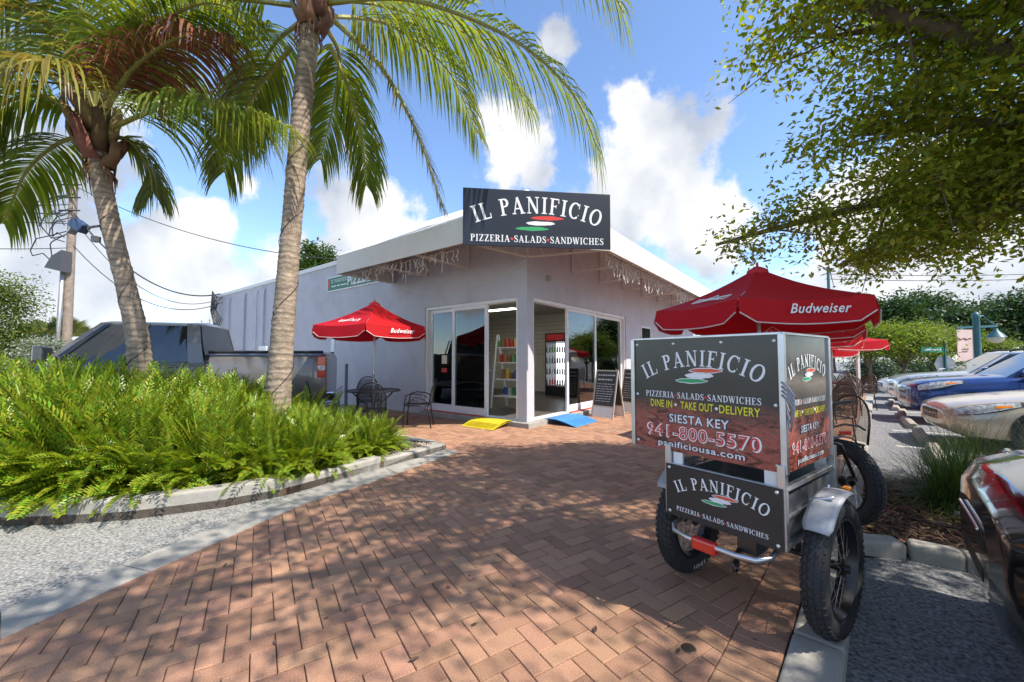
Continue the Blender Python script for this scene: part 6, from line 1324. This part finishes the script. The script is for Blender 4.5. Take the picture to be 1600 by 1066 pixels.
for k, y in enumerate((432, 440)):
    a = PD(1290, y-4, 34); b = PD(1750, y-10, 34); wire('overhead_wire', a, b, .3, ('upper power line crossing the sky above the dark trees', 'lower power line crossing the sky above the dark trees')[k], .03)
# floodlights on the leaning palm
i = int(len(P1)*.74); c = P1[i]; FL = thing('floodlight', 'blue grey floodlight strapped to the leaning palm trunk', 'floodlight', c+V(-.19, -.08, -.05)); M_ = Matrix.Rotation(R(35), 3, 'Y')
m = MB(); m.box((-.09, -.03, 0), (.17, .12, .12), M_); m.build('housing', mat('flood_blue', (.05, .08, .17), .4), FL, bevel=.015); m = MB(); m.tube([(-.02, -.02, -.02), (.1, .03, .02)], .015, 6); m.box((.06, .03, -.15), (.07, .06, .07)); m.tube([(.05, .02, -.13), (.0, -.02, -.03)], .008, 5); m.build('bracket', mat('bracket_grey', (.1, .1, .11), .5), FL); m = MB(); m.box((-.165, -.03, -.06), (.015, .10, .10), M_); m.build('lens', LENS, FL)
# street lamp with banner, signs
TEAL = mat('teal_paint', (.03, .12, .14), .45, var=.1)
b = PD(1530, 600, 16.5); SLP = thing('street_lamp', 'teal street lamp post with a hanging banner and a bell lamp', 'street lamp', (b.x, b.y, -.1)); h = PD(1528, 489, 16.5).z+.1
m = MB(); m.lathe([(.2, 0), (.2, .1), (.13, .25), (.11, h-.25), (.13, h-.2), (.13, h-.1), (.08, h), (0, h+.05)], 14); m.build('post', TEAL, SLP, smooth=40)
m = MB(); m.beam((-.85, 0, h-.62), (.85, 0, h-.55), .05, .09); m.tube([(0, 0, h-.2), (.3, 0, h-.12), (.6, 0, h-.4), (.8, 0, h-.52)], .03, 6); m.build('arm', TEAL, SLP)
m = MB(); m.lathe([(.05, h-.72), (.1, h-.85), (.22, h-.98), (.3, h-1.1)], 18, (.8, 0, .08)); m.build('lamp_hood', TEAL, SLP, smooth=40); m = MB(); m.lathe([(.24, h-1.08), (.2, h-1.25), (.08, h-1.33), (0, h-1.34)], 18, (.8, 0, .08)); m.build('lamp_globe', mat('lamp_globe', (.7, .62, .5), .3), SLP, smooth=True)
m = MB(); m.box((-.5, 0, h-1.35), (.66, .015, 1.3)); bn = m.build('banner', mat('banner_cloth', (.62, .46, .42), .8, var=.15, vscale=2), SLP); m = MB(); m.tube([(-.96, -.02, h-1.3+.06*math.sin(i*.9)) if False else (-.86+.05*i, -.02, h-1.08+.03*math.sin(i*1.3)) for i in range(13)], .018, 5); m.beam((-.65, -.02, h-1.5), (-.37, -.02, h-1.5), .01, .025); m.beam((-.65, -.02, h-1.6), (-.42, -.02, h-1.6), .01, .025); m.build('banner_print', mat('banner_ink', (.2, .12, .05), .8), bn)
b = PD(1479, 600, 16); SS = thing('stop_sign', 'back of an octagonal stop sign on a post with a green street name blade', 'sign', (b.x, b.y, -.1)); zc = PD(1480, 569, 16).z+.1
m = MB(); m.box((0, 0, 1.1), (.06, .06, 2.2)); m.build('post', TEAL, SS); m = MB(); m.lathe([(0, -.008), (.36, -.008), (.36, .008), (0, .008)], 8, (0, .04, zc), V(-.2, -1, 0)); m.build('sign_plate', mat('sign_back', (.3, .31, .33), .4, .6), SS); m = MB(); z_ = PD(1463, 546.5, 16).z+.1; m.box((-.5, 0, z_), (.95, .012, .22)); ng = m.build('street_name_blade', mat('street_green', (.01, .25, .13), .5), SS); m = MB(); m.beam((-.85, -.008, z_), (-.15, -.008, z_), .004, .06); m.build('blade_lettering', PRW, ng)
b = PD(1300, 600, 23); m = MB(); hh = PD(1300, 417, 23).z+.1; m.lathe([(.14, 0), (.13, .4), (.08, .5), (.075, hh), (0, hh)], 10); o = m.build('lamp_pole', TEAL, smooth=40); o.location = (b.x, b.y, -.1); tag(o, 'plain teal pole rising behind the large red umbrella', 'pole')
# island bits
m = MB(); q0 = P(1412, 810, -.02); q1 = P(1505, 832, -.02); pts = [q0.lerp(q1, i/10)+V(0, .03*math.sin(i*.9), .016) for i in range(11)]+[q1+V(.5, -.2, .016), q1+V(1.4, -.8, .016)]; m.tube(pts, .013, 7); tag(m.build('irrigation_hose', mat('brown_hose', (.09, .05, .035), .6), smooth=True), 'brown irrigation hose lying on the mulch', 'hose')
b = P(1497, 806, -.02); o = thing('path_light', 'small white and black path light stuck in the mulch', 'path light', b); m = MB(); m.lathe([(0, 0), (.02, 0), (.022, .045), (0, .05)], 12); m.build('lens', mat('path_white', (.7, .7, .7), .4), o, smooth=40); m = MB(); m.lathe([(.024, .045), (.026, .07), (.01, .085), (0, .085)], 12); m.build('cap', BLACKP, o, smooth=40)
# fallen leaves
LFM = mat('fallen_leaf', (.11, .07, .04), .8, isl=.5); g = random.Random(9); fl = None
for k, (a, b) in enumerate(((761, 772), (1060, 1018), (733, 900), (540, 955), (352, 884), (930, 985), (1010, 905), (430, 1005), (860, 845), (1180, 1000), (620, 830), (985, 760), (180, 905), (268, 1010))+tuple((g.uniform(80, 1200), g.uniform(690, 1060)) for _ in range(12))):
    if a < 470 and b < 1000-a*.45: continue
    p = P(a, b, .004); m = MB()
    if fl is None:
        rows = [[V(x*.03, (y)*.012*(1-(x)**2)**.6, .004+.006*abs(y)+.003*x) for y in (-1, 0, 1)] for x in (-1, -.6, -.2, .2, .6, 1)]; m.grid(rows); fl = o = m.build('fallen_leaf', LFM, recalc=False); sd = o.modifiers.new('s', 'SOLIDIFY'); sd.thickness = .001
    else: o = fl.copy(); COL.objects.link(o)
    o.location = p; o.rotation_euler = (0, 0, g.uniform(0, 6.28)); s_ = g.uniform(.35, .8); o.scale = (s_, s_, s_); tag(o, 'small curled brown leaf fallen on the paving', 'leaf', 'fallen leaves on the paving')
b = P(1076, 1013, .003); m = MB(); m.lathe([(0, .004), (.03, .004), (.034, .0), (.03, -.001)], 18); o = m.build('survey_cap', mat('cap_bronze', (.09, .07, .05), .5, .6)); o.location = b; tag(o, 'small round metal cap set in the bricks', 'metal cap')
